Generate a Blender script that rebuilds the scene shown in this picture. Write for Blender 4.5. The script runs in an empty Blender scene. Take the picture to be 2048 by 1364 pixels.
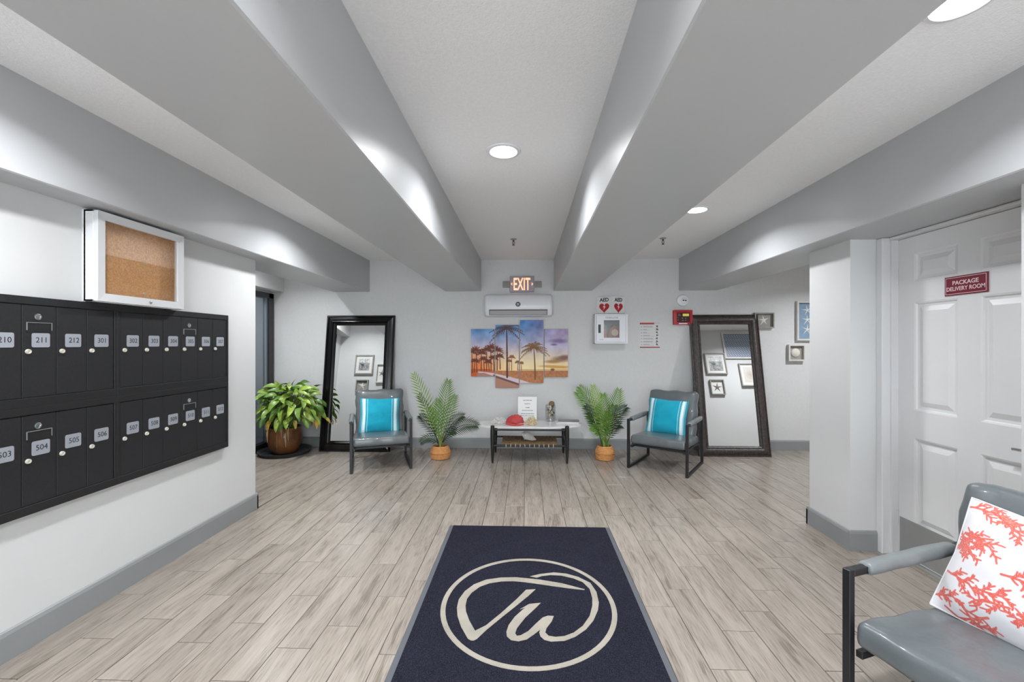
import bpy, bmesh, math, random
import numpy as np
from mathutils import Vector, Matrix, Euler
from mathutils.geometry import tessellate_polygon

R = math.radians
random.seed(7)
scene = bpy.context.scene
col = scene.collection

# ------------------------------------------------------------------ camera
F, CX, HY, CAMH = 860.0, 1024.0, 688.0, 1.40
YAW = math.atan(29.0 / 860.0)
cam_d = bpy.data.cameras.new('camera')
cam_d.sensor_width = 36.0
cam_d.lens = F / 2048.0 * 36.0
cam_d.shift_y = 6.0 / 2048.0
cam_d.clip_start = 0.02
cam = bpy.data.objects.new('camera', cam_d)
cam.location = (0, 0, CAMH)
cam.rotation_euler = (R(90), 0, YAW)
col.objects.link(cam)
scene.camera = cam

# ------------------------------------------------------------------ world, exposure
WORLD = 6.5
w = bpy.data.worlds.new('world'); scene.world = w; w.use_nodes = True
w.node_tree.nodes['Background'].inputs[0].default_value = (0.8, 0.85, 0.9, 1)
w.node_tree.nodes['Background'].inputs[1].default_value = WORLD
vs = scene.view_settings
vs.view_transform = 'Standard'; vs.look = 'None'; vs.gamma = 1.0; vs.use_curve_mapping = False
vs.exposure = 0.66
LAMP_W = 12.8          # watts of one recessed ceiling lamp

# ------------------------------------------------------------------ pixels of the 2048x1364 photograph -> rays -> real planes
def ray(px, py):
    a = (px - CX) / F; c = (HY - py) / F
    return Vector((a * math.cos(YAW) - math.sin(YAW), a * math.sin(YAW) + math.cos(YAW), c))
CAM = Vector((0, 0, CAMH))
def onZ(px, py, z=0.0):
    d = ray(px, py); return CAM + d * ((z - CAMH) / d.z)
def onY(px, py, Y):
    d = ray(px, py); return CAM + d * (Y / d.y)
def onX(px, py, X):
    d = ray(px, py); return CAM + d * (X / d.x)

# ------------------------------------------------------------------ materials
def srgb(r, g, b):
    f = lambda v: (v / 255 / 12.92) if v / 255 <= 0.04045 else ((v / 255 + 0.055) / 1.055) ** 2.4
    return (f(r), f(g), f(b), 1.0)
MATS = {}
def mat(name, c, rough=0.5, metal=0.0, spec=0.5, var=0.0, vscale=8.0, bump=0.0, bscale=80.0, emit=0.0,
        coat=0.0, sheen=0.0, random_var=0.0, detail=4.0, trans=0.0):
    if name in MATS: return MATS[name]
    m = bpy.data.materials.new(name); m.use_nodes = True
    nt = m.node_tree; N = nt.nodes; L = nt.links
    p = N['Principled BSDF']
    c = c if len(c) == 4 else (*c, 1)
    p.inputs['Base Color'].default_value = c
    p.inputs['Roughness'].default_value = rough
    p.inputs['Metallic'].default_value = metal
    p.inputs['Specular IOR Level'].default_value = spec
    p.inputs['Coat Weight'].default_value = coat
    p.inputs['Sheen Weight'].default_value = sheen
    p.inputs['Transmission Weight'].default_value = trans
    if emit:
        p.inputs['Emission Color'].default_value = c
        p.inputs['Emission Strength'].default_value = emit
    tc = N.new('ShaderNodeTexCoord')
    if var or random_var:
        hsv = N.new('ShaderNodeHueSaturation'); hsv.inputs['Color'].default_value = c
        add = N.new('ShaderNodeMath'); add.operation = 'ADD'; add.inputs[0].default_value = 1.0; add.inputs[1].default_value = 0.0
        if var:
            n = N.new('ShaderNodeTexNoise'); n.inputs['Scale'].default_value = vscale; n.inputs['Detail'].default_value = detail
            L.new(tc.outputs['Object'], n.inputs['Vector'])
            mr = N.new('ShaderNodeMapRange'); mr.inputs['From Min'].default_value = 0.3; mr.inputs['From Max'].default_value = 0.7
            mr.inputs['To Min'].default_value = 1 - var; mr.inputs['To Max'].default_value = 1 + var
            L.new(n.outputs['Fac'], mr.inputs['Value']); L.new(mr.outputs[0], add.inputs[0])
        if random_var:
            oi = N.new('ShaderNodeObjectInfo')
            mr2 = N.new('ShaderNodeMapRange'); mr2.inputs['To Min'].default_value = -random_var; mr2.inputs['To Max'].default_value = random_var
            L.new(oi.outputs['Random'], mr2.inputs['Value']); L.new(mr2.outputs[0], add.inputs[1])
        L.new(add.outputs[0], hsv.inputs['Value']); L.new(hsv.outputs[0], p.inputs['Base Color'])
    if bump:
        n2 = N.new('ShaderNodeTexNoise'); n2.inputs['Scale'].default_value = bscale; n2.inputs['Detail'].default_value = 3
        L.new(tc.outputs['Object'], n2.inputs['Vector'])
        b = N.new('ShaderNodeBump'); b.inputs['Strength'].default_value = bump; b.inputs['Distance'].default_value = 0.01
        L.new(n2.outputs['Fac'], b.inputs['Height']); L.new(b.outputs[0], p.inputs['Normal'])
    MATS[name] = m
    return m

def print_mat(name, rough=0.55, sheen=0.0, bump=0.0, spec=0.4):
    """flat print: colours come from the mesh's own colour attribute 'print'"""
    if name in MATS: return MATS[name]
    m = bpy.data.materials.new(name); m.use_nodes = True
    N = m.node_tree.nodes; L = m.node_tree.links; p = N['Principled BSDF']
    a = N.new('ShaderNodeAttribute'); a.attribute_name = 'print'
    L.new(a.outputs['Color'], p.inputs['Base Color'])
    p.inputs['Roughness'].default_value = rough; p.inputs['Sheen Weight'].default_value = sheen
    p.inputs['Specular IOR Level'].default_value = spec
    if bump:
        tc = N.new('ShaderNodeTexCoord'); n = N.new('ShaderNodeTexNoise'); n.inputs['Scale'].default_value = 9
        n.inputs['Detail'].default_value = 3
        L.new(tc.outputs['Object'], n.inputs['Vector'])
        b = N.new('ShaderNodeBump'); b.inputs['Strength'].default_value = bump; b.inputs['Distance'].default_value = 0.02
        L.new(n.outputs['Fac'], b.inputs['Height']); L.new(b.outputs[0], p.inputs['Normal'])
    MATS[name] = m; return m

def wood_mat(name, world=False):
    m = bpy.data.materials.new(name); m.use_nodes = True
    N = m.node_tree.nodes; L = m.node_tree.links; p = N['Principled BSDF']
    tc = N.new('ShaderNodeTexCoord'); oi = N.new('ShaderNodeObjectInfo')
    vm = N.new('ShaderNodeVectorMath'); vm.operation = 'MULTIPLY_ADD'
    cmb = N.new('ShaderNodeCombineXYZ')
    for k in range(3): L.new(oi.outputs['Random'], cmb.inputs[k])
    vm.inputs[1].default_value = (37.0, 91.0, 53.0)
    L.new(cmb.outputs[0], vm.inputs[0]); L.new(tc.outputs['Object'], vm.inputs[2])
    mp = N.new('ShaderNodeMapping'); mp.inputs['Scale'].default_value = (9.0, 1.15, 1.0)
    L.new(vm.outputs[0], mp.inputs['Vector'])
    n1 = N.new('ShaderNodeTexNoise'); n1.inputs['Scale'].default_value = 1.6; n1.inputs['Detail'].default_value = 3; n1.inputs['Distortion'].default_value = 0.6
    L.new(mp.outputs[0], n1.inputs['Vector'])
    # rings: the noise field sliced many times gives cathedral grain
    mul = N.new('ShaderNodeMath'); mul.operation = 'MULTIPLY'; mul.inputs[1].default_value = 34.0
    L.new(n1.outputs['Fac'], mul.inputs[0])
    sn = N.new('ShaderNodeMath'); sn.operation = 'SINE'; L.new(mul.outputs[0], sn.inputs[0])
    mp2 = N.new('ShaderNodeMapping'); mp2.inputs['Scale'].default_value = (90.0, 5.0, 1.0)
    L.new(vm.outputs[0], mp2.inputs['Vector'])
    n2 = N.new('ShaderNodeTexNoise'); n2.inputs['Scale'].default_value = 2.0; n2.inputs['Detail'].default_value = 4
    L.new(mp2.outputs[0], n2.inputs['Vector'])
    s1 = N.new('ShaderNodeMath'); s1.operation = 'MULTIPLY_ADD'; s1.inputs[1].default_value = 0.055; L.new(sn.outputs[0], s1.inputs[0])
    L.new(n2.outputs['Fac'], s1.inputs[2])
    s2 = N.new('ShaderNodeMath'); s2.operation = 'MULTIPLY_ADD'; s2.inputs[1].default_value = 1.1; L.new(n1.outputs['Fac'], s2.inputs[0]); L.new(s1.outputs[0], s2.inputs[2])
    mr = N.new('ShaderNodeMapRange'); mr.inputs['From Min'].default_value = 0.75; mr.inputs['From Max'].default_value = 1.32
    L.new(s2.outputs[0], mr.inputs['Value'])
    rp = N.new('ShaderNodeValToRGB')
    rp.color_ramp.elements[0].position = 0.0; rp.color_ramp.elements[0].color = srgb(116, 107, 98)
    rp.color_ramp.elements[1].position = 1.0; rp.color_ramp.elements[1].color = srgb(156, 147, 138)
    e = rp.color_ramp.elements.new(0.45); e.color = srgb(144, 135, 126)
    L.new(mr.outputs[0], rp.inputs['Fac'])
    hsv = N.new('ShaderNodeHueSaturation'); L.new(rp.outputs[0], hsv.inputs['Color'])
    mr2 = N.new('ShaderNodeMapRange'); mr2.inputs['To Min'].default_value = 0.93; mr2.inputs['To Max'].default_value = 1.05
    L.new(oi.outputs['Random'], mr2.inputs['Value']); L.new(mr2.outputs[0], hsv.inputs['Value'])
    hsv.inputs['Saturation'].default_value = 1.03
    # knots
    vo = N.new('ShaderNodeTexVoronoi'); vo.inputs['Scale'].default_value = 1.0
    mp3 = N.new('ShaderNodeMapping'); mp3.inputs['Scale'].default_value = (5.5, 1.9, 1.0); L.new(vm.outputs[0], mp3.inputs['Vector']); L.new(mp3.outputs[0], vo.inputs['Vector'])
    mk = N.new('ShaderNodeMapRange'); mk.inputs['From Min'].default_value = 0.0; mk.inputs['From Max'].default_value = 0.13
    mk.inputs['To Min'].default_value = 0.55; mk.inputs['To Max'].default_value = 0.0
    L.new(vo.outputs['Distance'], mk.inputs['Value'])
    mx = N.new('ShaderNodeMix'); mx.data_type = 'RGBA'; L.new(mk.outputs[0], mx.inputs['Factor'])
    L.new(hsv.outputs[0], mx.inputs[6]); mx.inputs[7].default_value = srgb(104, 94, 85)
    L.new(mx.outputs[2], p.inputs['Base Color'])
    p.inputs['Roughness'].default_value = 0.27
    b = N.new('ShaderNodeBump'); b.inputs['Strength'].default_value = 0.12; b.inputs['Distance'].default_value = 0.004
    L.new(n2.outputs['Fac'], b.inputs['Height']); L.new(b.outputs[0], p.inputs['Normal'])
    MATS[name] = m
    return m

def glass_mat(name, tint=(0.93, 0.96, 0.96, 1), gloss=0.12, rough=0.02):
    m = bpy.data.materials.new(name); m.use_nodes = True
    N = m.node_tree.nodes; L = m.node_tree.links
    N.remove(N['Principled BSDF'])
    t = N.new('ShaderNodeBsdfTransparent'); t.inputs[0].default_value = tint
    g = N.new('ShaderNodeBsdfGlossy'); g.inputs['Roughness'].default_value = rough
    fr = N.new('ShaderNodeLayerWeight'); fr.inputs[0].default_value = 0.5
    pw = N.new('ShaderNodeMath'); pw.operation = 'POWER'; pw.inputs[1].default_value = 4.0; L.new(fr.outputs['Facing'], pw.inputs[0])
    ad = N.new('ShaderNodeMath'); ad.operation = 'MULTIPLY_ADD'; ad.inputs[1].default_value = 0.8; ad.inputs[2].default_value = gloss; ad.use_clamp = True
    L.new(pw.outputs[0], ad.inputs[0])
    mx = N.new('ShaderNodeMixShader'); L.new(ad.outputs[0], mx.inputs[0]); L.new(t.outputs[0], mx.inputs[1]); L.new(g.outputs[0], mx.inputs[2])
    L.new(mx.outputs[0], N['Material Output'].inputs[0])
    MATS[name] = m; return m

M_wall = mat('wall_paint', srgb(208, 208, 208), 0.55, var=0.015, vscale=3, bump=0.08, bscale=260)
M_wall_back = mat('wall_paint_stipple', srgb(208, 208, 208), 0.6, var=0.025, vscale=40, bump=0.18, bscale=150)
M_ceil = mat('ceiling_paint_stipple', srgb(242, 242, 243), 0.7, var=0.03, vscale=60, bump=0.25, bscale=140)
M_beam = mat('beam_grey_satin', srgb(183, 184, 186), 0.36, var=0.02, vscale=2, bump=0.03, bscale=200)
M_base = mat('baseboard_grey', srgb(138, 140, 141), 0.45, var=0.04, vscale=4)
M_grout = mat('grout', srgb(74, 66, 58), 0.9)
M_wood = wood_mat('plank_oak')
M_door = mat('door_white', srgb(226, 226, 227), 0.35, var=0.01)
M_trim = mat('door_frame_white', srgb(216, 216, 217), 0.3)
M_steel = mat('brushed_steel', srgb(172, 172, 170), 0.45, metal=0.6, var=0.08, vscale=6)
M_chrome = mat('chrome', srgb(215, 215, 215), 0.18, metal=1.0)
M_brass = mat('pale_brass', srgb(226, 222, 208), 0.25, metal=0.25)
M_blackmetal = mat('black_metal', srgb(38, 38, 40), 0.4, var=0.1, vscale=20)
M_mailbox = mat('mailbox_black', srgb(25, 25, 27), 0.6, var=0.25, vscale=160, bump=0.1, bscale=300)
M_maildoor = mat('mailbox_door_black', srgb(29, 29, 32), 0.6, var=0.22, vscale=170, bump=0.1, bscale=300, random_var=0.05)
M_plate = mat('plate_grey', srgb(156, 160, 168), 0.4, metal=0.0)
M_ink = mat('ink', srgb(42, 44, 50), 0.6)
M_inklight = mat('ink_faded', srgb(128, 128, 130), 0.6)
M_lens = mat('lamp_lens', (1, 1, 1, 1), 0.4, emit=14.0)
M_white = mat('white_plastic', srgb(226, 227, 232), 0.3)
M_whitemetal = mat('white_enamel', srgb(228, 229, 231), 0.35)
M_red = mat('red_paint', srgb(178, 32, 40), 0.4)

# ------------------------------------------------------------------ mesh helpers
class MB:
    def __init__(s): s.v = []; s.f = []
    def add(s, vs, fs):
        o = len(s.v); s.v += [tuple(v) for v in vs]; s.f += [tuple(i + o for i in f) for f in fs]; return s
    def box(s, x0, x1, y0, y1, z0, z1):
        return s.add([(x0, y0, z0), (x1, y0, z0), (x1, y1, z0), (x0, y1, z0), (x0, y0, z1), (x1, y0, z1), (x1, y1, z1), (x0, y1, z1)],
                     [(0, 3, 2, 1), (4, 5, 6, 7), (0, 1, 5, 4), (1, 2, 6, 5), (2, 3, 7, 6), (3, 0, 4, 7)])
    def rbox(s, x0, x1, y0, y1, z0, z1, r=0.01, seg=2, M=None, fn=None):
        bm = bmesh.new(); bmesh.ops.create_cube(bm, size=1)
        for v in bm.verts:
            v.co = Vector(((x0 + x1) / 2 + v.co.x * (x1 - x0), (y0 + y1) / 2 + v.co.y * (y1 - y0), (z0 + z1) / 2 + v.co.z * (z1 - z0)))
        bmesh.ops.bevel(bm, geom=list(bm.edges), offset=r, segments=seg, profile=0.5, affect='EDGES')
        bm.verts.index_update()
        vs = [v.co.copy() for v in bm.verts]; fs = [[v.index for v in f.verts] for f in bm.faces]; bm.free()
        if fn: vs = [fn(v) for v in vs]
        if M: vs = [M @ v for v in vs]
        return s.add(vs, fs)
    def tube(s, pts, r, n=8, cap=True, flat=1.0):
        pts = [Vector(p) for p in pts]; k = len(pts)
        rs = r if isinstance(r, (list, tuple)) else [r] * k
        vs = []; prev = None
        for i, p in enumerate(pts):
            t = (pts[min(i + 1, k - 1)] - pts[max(i - 1, 0)]).normalized()
            if prev is None:
                a = Vector((0, 0, 1)) if abs(t.z) < 0.9 else Vector((1, 0, 0))
            else: a = prev
            u = (a - t * a.dot(t)).normalized(); w_ = t.cross(u); prev = u
            for j in range(n):
                an = 2 * math.pi * j / n
                vs.append(p + (u * math.cos(an) * flat + w_ * math.sin(an)) * rs[i])
        fs = []
        for i in range(k - 1):
            for j in range(n):
                fs.append((i * n + j, i * n + (j + 1) % n, (i + 1) * n + (j + 1) % n, (i + 1) * n + j))
        if cap: fs += [tuple(reversed(range(n))), tuple((k - 1) * n + j for j in range(n))]
        return s.add(vs, fs)
    def lathe(s, prof, n=32, c=(0, 0, 0), axis='z', cap=True):
        vs = []
        for r, h in prof:
            for j in range(n):
                a = 2 * math.pi * j / n; x, y = r * math.cos(a), r * math.sin(a)
                q = (x, y, h) if axis == 'z' else ((x, -h, y) if axis == 'y' else (h, x, y))
                vs.append((q[0] + c[0], q[1] + c[1], q[2] + c[2]))
        fs = []
        for i in range(len(prof) - 1):
            for j in range(n):
                fs.append((i * n + j, i * n + (j + 1) % n, (i + 1) * n + (j + 1) % n, (i + 1) * n + j))
        if cap: fs += [tuple(reversed(range(n))), tuple((len(prof) - 1) * n + j for j in range(n))]
        return s.add(vs, fs)
    def prism(s, poly, f0, f1):
        """poly: 2D points, f0/f1 map a 2D point to the two 3D faces"""
        n = len(poly)
        tri = tessellate_polygon([[Vector((p[0], p[1], 0)) for p in poly]])
        vs = [f0(p) for p in poly] + [f1(p) for p in poly]
        fs = [tuple(t) for t in tri] + [tuple(i + n for i in reversed(t)) for t in tri]
        fs += [(i, (i + 1) % n, n + (i + 1) % n, n + i) for i in range(n)]
        return s.add(vs, fs)
    def mesh(s, name, smooth=False):
        me = bpy.data.meshes.new(name); me.from_pydata(s.v, [], s.f); me.update()
        bm = bmesh.new(); bm.from_mesh(me); bmesh.ops.recalc_face_normals(bm, faces=bm.faces); bm.to_mesh(me); bm.free()
        if smooth:
            me.polygons.foreach_set('use_smooth', [True] * len(me.polygons))
            if smooth != 'all':
                try: me.set_sharp_from_angle(angle=R(40))
                except Exception: pass
        return me

def obj(name, mb, m, parent=None, smooth=False, world=True):
    me = mb if isinstance(mb, bpy.types.Mesh) else mb.mesh(name, smooth)
    if m is not None and not me.materials: me.materials.append(m)
    o = bpy.data.objects.new(name, me); col.objects.link(o)
    if parent: attach(o, parent, world)
    return o
def attach(o, parent, world=True):
    o.parent = parent
    if world:
        top = Matrix.Identity(4); q = parent
        while q:                                   # only plain translations up the chain for world-built parts
            top = Matrix.Translation(q.location) @ top if not q.parent else top; q = q.parent
        o.matrix_parent_inverse = top.inverted() if parent.parent is None else Matrix.Identity(4)
def thing(name, label, cat, loc=(0, 0, 0), rz=0.0, group=None, rx=0.0):
    o = bpy.data.objects.new(name, None); col.objects.link(o)
    o.location = loc; o.rotation_euler = (rx, 0, rz); o.empty_display_size = 0.1
    return tag(o, label, cat, group)
def tag(o, label=None, cat=None, group=None, kind=None):
    if label: o['label'] = label
    if cat: o['category'] = cat
    if group: o['group'] = group
    if kind: o['kind'] = kind
    return o
def struct(name, mb, m, smooth=False):
    return tag(obj(name, mb, m, smooth=smooth), kind='structure')
def text_mesh(body, size, extrude=0.0008, xs=1.0, align='CENTER', bold=0.0):
    cu = bpy.data.curves.new('lettering', 'FONT'); cu.body = body; cu.size = size; cu.extrude = extrude
    cu.align_x = align; cu.align_y = 'CENTER'; cu.offset = bold; cu.resolution_u = 3
    o = bpy.data.objects.new('lettering', cu); col.objects.link(o)
    dg = bpy.context.evaluated_depsgraph_get(); dg.update()
    me = bpy.data.meshes.new_from_object(o.evaluated_get(dg))
    bpy.data.objects.remove(o); bpy.data.curves.remove(cu)
    me.transform(Matrix.Diagonal((xs, 1, 1, 1)))
    return me
ROT_BACK = Euler((R(90), 0, 0)).to_matrix().to_4x4()            # faces the room from the back wall
ROT_LEFT = Euler((R(90), 0, R(90))).to_matrix().to_4x4()        # faces +x
ROT_RIGHT = Euler((R(90), 0, R(-90))).to_matrix().to_4x4()      # faces -x
def lettering(name, body, size, loc, rot, m, parent, **k):
    me = text_mesh(body, size, **k); me.transform(Matrix.Translation(Vector(loc)) @ rot)
    return obj(name, me, m, parent)

def print_mesh(name, img, fmap, skip=None):
    """img HxWx3 linear colours (row 0 = top) on a grid; fmap(u, v) -> 3D, u right, v up"""
    h, w_, _ = img.shape
    vs = [fmap(i / w_, 1 - j / h) for j in range(h + 1) for i in range(w_ + 1)]
    fs = [(j * (w_ + 1) + i, (j + 1) * (w_ + 1) + i, (j + 1) * (w_ + 1) + i + 1, j * (w_ + 1) + i + 1) for j in range(h) for i in range(w_)]
    me = bpy.data.meshes.new(name); me.from_pydata([tuple(v) for v in vs], [], fs); me.update()
    a = me.color_attributes.new('print', 'FLOAT_COLOR', 'CORNER')
    c = np.ones((h * w_, 4, 4), dtype=np.float32); c[:, :, :3] = img.reshape(-1, 1, 3)
    a.data.foreach_set('color', c.ravel())
    return me
def lin(img): 
    img = np.clip(np.asarray(img, dtype=np.float64) / 255.0, 0, 1)
    return np.where(img <= 0.04045, img / 12.92, ((img + 0.055) / 1.055) ** 2.4)
class Paint:
    """tiny sRGB raster used for flat prints"""
    def __init__(s, w_, h, c): s.w, s.h = w_, h; s.a = np.zeros((h, w_, 3)); s.a[:] = c; s.Y, s.X = np.mgrid[0:h, 0:w_] + 0.5
    def blend(s, m, c): s.a = s.a * (1 - m[..., None]) + np.array(c) * m[..., None]
    def seg(s, p, q, r0, r1, c, soft=0.6, alpha=1.0):
        px, py = p; dx, dy = q[0] - px, q[1] - py; L2 = dx * dx + dy * dy + 1e-9; m = max(r0, r1) + soft + 2
        i0, i1 = max(int(min(px, q[0]) - m), 0), min(int(max(px, q[0]) + m) + 1, s.w); j0, j1 = max(int(min(py, q[1]) - m), 0), min(int(max(py, q[1]) + m) + 1, s.h)
        if i0 >= i1 or j0 >= j1: return
        X, Y = s.X[j0:j1, i0:i1], s.Y[j0:j1, i0:i1]
        t = np.clip(((X - px) * dx + (Y - py) * dy) / L2, 0, 1)
        d = np.hypot(X - px - t * dx, Y - py - t * dy) - (r0 + (r1 - r0) * t)
        k = (np.clip(0.5 - d / (2 * soft), 0, 1) * alpha)[..., None]
        s.a[j0:j1, i0:i1] = s.a[j0:j1, i0:i1] * (1 - k) + np.array(c) * k
    def ell(s, c0, rx, ry, c, soft=0.15, alpha=1.0):
        d = np.hypot((s.X - c0[0]) / rx, (s.Y - c0[1]) / ry) - 1
        s.blend(np.clip(0.5 - d / (2 * soft), 0, 1) * alpha, c)
    def rect(s, x0, y0, x1, y1, c, alpha=1.0):
        m = ((s.X >= x0) & (s.X < x1) & (s.Y >= y0) & (s.Y < y1)).astype(float) * alpha; s.blend(m, c)
    def noise(s, amp, scale, seed=0):
        rg = np.random.RandomState(seed); gh, gw = int(s.h / scale) + 3, int(s.w / scale) + 3
        g = rg.rand(gh, gw) - 0.5; y = s.Y / scale; x = s.X / scale; i = y.astype(int); j = x.astype(int); fy = y - i; fx = x - j
        n = (g[i, j] * (1 - fx) + g[i, j + 1] * fx) * (1 - fy) + (g[i + 1, j] * (1 - fx) + g[i + 1, j + 1] * fx) * fy
        return n * 2 * amp
    def lin(s): return lin(s.a)

# ================================================================== THE ROOM
YB = 5.78                      # back wall
CEIL, SOF = 2.533, 2.11        # ceiling, underside of the beams
XL, YLC = -2.30, 3.575         # mailbox wall and its far corner
XWIN = -3.47                   # glazed wall of the left alcove
XP, YP0, YP1 = 2.20, 3.00, 3.42  # pier on the right
XD = 2.475                     # door plane
XN, YN = 2.20, 1.988           # near right wall and its corner
XR, YREAR = 6.0, -3.4

fl = MB().box(XWIN - .9, XR + .1, YREAR - .1, YB + .1, -0.12, -0.0035)
floor = struct('floor', fl, M_grout)

PW, PL, GAP = 0.162, 0.607, 0.0034
x0 = onZ(1048, 1052).x
yj = onZ(1264, 1104).y; kj = math.floor((onZ(1250, 1104).x - x0) / PW)
pieces = []
def plank_piece(xa, xb, ya, yb):
    if xb - xa < 0.012 or yb - ya < 0.012: return
    pieces.append((xa, xb, ya, yb))
for k in range(-24, 40):
    xa, xb = x0 + k * PW + GAP / 2, x0 + (k + 1) * PW - GAP / 2
    off = yj + (k - kj) * 0.2 + (0.03 * math.sin(k * 2.3))
    j0 = math.floor((YREAR - off) / PL) - 1
    for j in range(j0, j0 + 20):
        ya, yb = off + j * PL + GAP / 2, off + (j + 1) * PL - GAP / 2
        yb2 = min(yb, YB); ya2 = max(ya, YREAR)
        if yb2 <= ya2: continue
        if xa >= XL and xb <= XP: plank_piece(xa, xb, ya2, yb2)
        elif xb <= XL: plank_piece(max(xa, XWIN), xb, max(ya2, YLC), yb2)
        elif xa < XL < xb:
            if ya2 >= YLC - 0.2: plank_piece(xa, xb, max(ya2, YLC), yb2)
            else:
                plank_piece(XL, xb, ya2, yb2)
                if yb2 > YLC: plank_piece(xa, XL, YLC, yb2)
        else:                                  # columns that reach under the pier, the door niche and the right alcove
            xe = min(xb, XR)
            if yb2 > YP1: plank_piece(xa, xe, max(ya2, YP1) if xa >= XP else ya2, yb2) if xa >= XP or ya2 >= YP1 - .05 else (plank_piece(xa, xe, YP1, yb2), plank_piece(xa, XP, ya2, YP1 - .002), plank_piece(XP + .0005, xe, max(ya2, YN), YP0))
            elif xa < XP:
                if ya2 < YP0 and yb2 > YN: plank_piece(xa, xe, ya2, yb2)
                else: plank_piece(xa, XP, ya2, yb2)
            if xa >= XP and xa < XD and yb2 > YN and ya2 < YP0: plank_piece(xa, min(xb, XD + .04), max(ya2, YN), min(yb2, YP0))
def screen_size(p):
    cx, cy = (p[0] + p[1]) / 2, (p[2] + p[3]) / 2
    d = -cx * math.sin(-YAW) * -1 + cy
    d = cy * math.cos(YAW) - cx * math.sin(YAW)
    if d < 1.15: return -d if d < 0 else -0.01
    lat = (cx * math.cos(YAW) + cy * math.sin(YAW)) / d * F + CX
    if lat < -150 or lat > 2200: return -1
    return (p[1] - p[0]) * (p[3] - p[2]) / d ** 3
pieces.sort(key=screen_size, reverse=True)
def plank_mesh(mb, L_, W_, cx=0, cy=0):
    a, b, c = L_ / 2, W_ / 2, 0.0010
    vs = [(cx + sx * b, cy + sy * a, -0.008) for sx, sy in ((-1, -1), (1, -1), (1, 1), (-1, 1))]
    vs += [(cx + sx * b, cy + sy * a, -c) for sx, sy in ((-1, -1), (1, -1), (1, 1), (-1, 1))]
    vs += [(cx + sx * (b - c), cy + sy * (a - c), 0) for sx, sy in ((-1, -1), (1, -1), (1, 1), (-1, 1))]
    fs = [(8, 9, 10, 11)] + [(i, (i + 1) % 4, 4 + (i + 1) % 4, 4 + i) for i in range(4)] + [(4 + i, 4 + (i + 1) % 4, 8 + (i + 1) % 4, 8 + i) for i in range(4)]
    return mb.add(vs, fs)
shared = {}
rest = MB()
for n, (xa, xb, ya, yb) in enumerate(pieces):
    W_, L_ = xb - xa, yb - ya
    if n < 299:
        key = (round(W_, 4), round(L_, 4))
        if key not in shared:
            shared[key] = plank_mesh(MB(), L_, W_).mesh('plank'); shared[key].materials.append(M_wood)
        o = bpy.data.objects.new('plank', shared[key]); col.objects.link(o)
        o.location = ((xa + xb) / 2, (ya + yb) / 2, 0); o.parent = floor
    else: plank_mesh(rest, L_, W_, (xa + xb) / 2, (ya + yb) / 2)
tag(obj('plank_field', rest, M_wood, floor), kind='stuff')

ceiling = struct('ceiling', MB().box(XWIN - .9, XR + .1, YREAR - .1, YB + .1, CEIL, CEIL + 0.1), M_ceil)
for xa, xb in ((-2.62, -2.13), (-1.10, -0.61), (0.365, 0.875), (2.02, 2.52)):
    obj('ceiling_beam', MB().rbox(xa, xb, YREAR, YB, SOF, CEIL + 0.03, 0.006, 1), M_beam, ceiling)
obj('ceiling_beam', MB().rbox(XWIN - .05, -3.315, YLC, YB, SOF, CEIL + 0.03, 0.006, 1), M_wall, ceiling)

struct('wall_back', MB().box(XWIN - .9, XR + .1, YB, YB + .12, -0.1, CEIL + .1), M_wall_back)
struct('wall_left', MB().box(XL - .15, XL, YREAR, YLC, -0.1, SOF + 0.02), M_wall)
struct('wall_left_return', MB().box(XWIN - .9, XL - .15, YLC - .15, YLC, -0.1, CEIL + .05), M_wall)
struct('wall_left_alcove', MB().box(XWIN - .12, XWIN, YLC, 3.82, -0.1, CEIL + .05).box(XWIN - .12, XWIN, 3.82, YB, 2.085, CEIL + .05)
       .box(XWIN - .12, XWIN, 5.74, YB, -0.1, 2.085), M_wall)
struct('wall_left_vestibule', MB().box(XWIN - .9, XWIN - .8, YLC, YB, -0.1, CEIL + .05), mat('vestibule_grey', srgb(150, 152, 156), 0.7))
struct('wall_right_pier', MB().box(XP, XD + .14, YP0, YP1, -0.1, SOF + .02), M_wall)
struct('wall_right_return', MB().box(XD + .14, XR + .1, YP1 - .15, YP1, -0.1, CEIL + .05), M_wall)
struct('wall_right_near', MB().box(XN, XD + .14, YREAR, YN, -0.1, SOF + .02), M_wall)
struct('wall_right_door', MB().box(XD + .05, XD + .14, YN, YP0, -0.1, SOF + .02), M_wall)
struct('wall_right_alcove', MB().box(XR, XR + .1, YP1, YB, -0.1, CEIL + .05), M_wall)
struct('wall_rear', MB().box(XL - .15, XL + .2, YREAR - .1, YREAR, -0.1, CEIL + .05).box(XN - .2, XD + .14, YREAR - .1, YREAR, -0.1, CEIL + .05)
       .box(XL + .2, XN - .2, YREAR - .1, YREAR, 2.3, CEIL + .05), M_wall)
# unseen glazed entrance, added behind the camera to let daylight in
ent = tag(bpy.data.objects.new('added_window', None), kind='structure'); col.objects.link(ent); ent.location = (-.05, YREAR, 0)
ef = MB().box(XL + .2, XN - .2, YREAR - .08, YREAR - .02, 2.24, 2.3).box(XL + .2, XN - .2, YREAR - .08, YREAR - .02, 0, .08)
for k in range(5):
    xq = XL + .2 + (XN - XL - .4 - .06) * k / 4
    ef.box(xq, xq + .06, YREAR - .08, YREAR - .02, .08, 2.24)
obj('window_frame', ef, M_blackmetal, ent)
for k in range(4):
    xq = XL + .26 + (XN - XL - .46) * k / 4
    obj('pane', MB().box(xq, xq + (XN - XL - .46) / 4 - .06, YREAR - .054, YREAR - .046, .08, 2.24), glass_mat('added_window_glass', (.96, .97, .97, 1), .05, .02) if k == 0 else MATS['added_window_glass'], ent)


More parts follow.
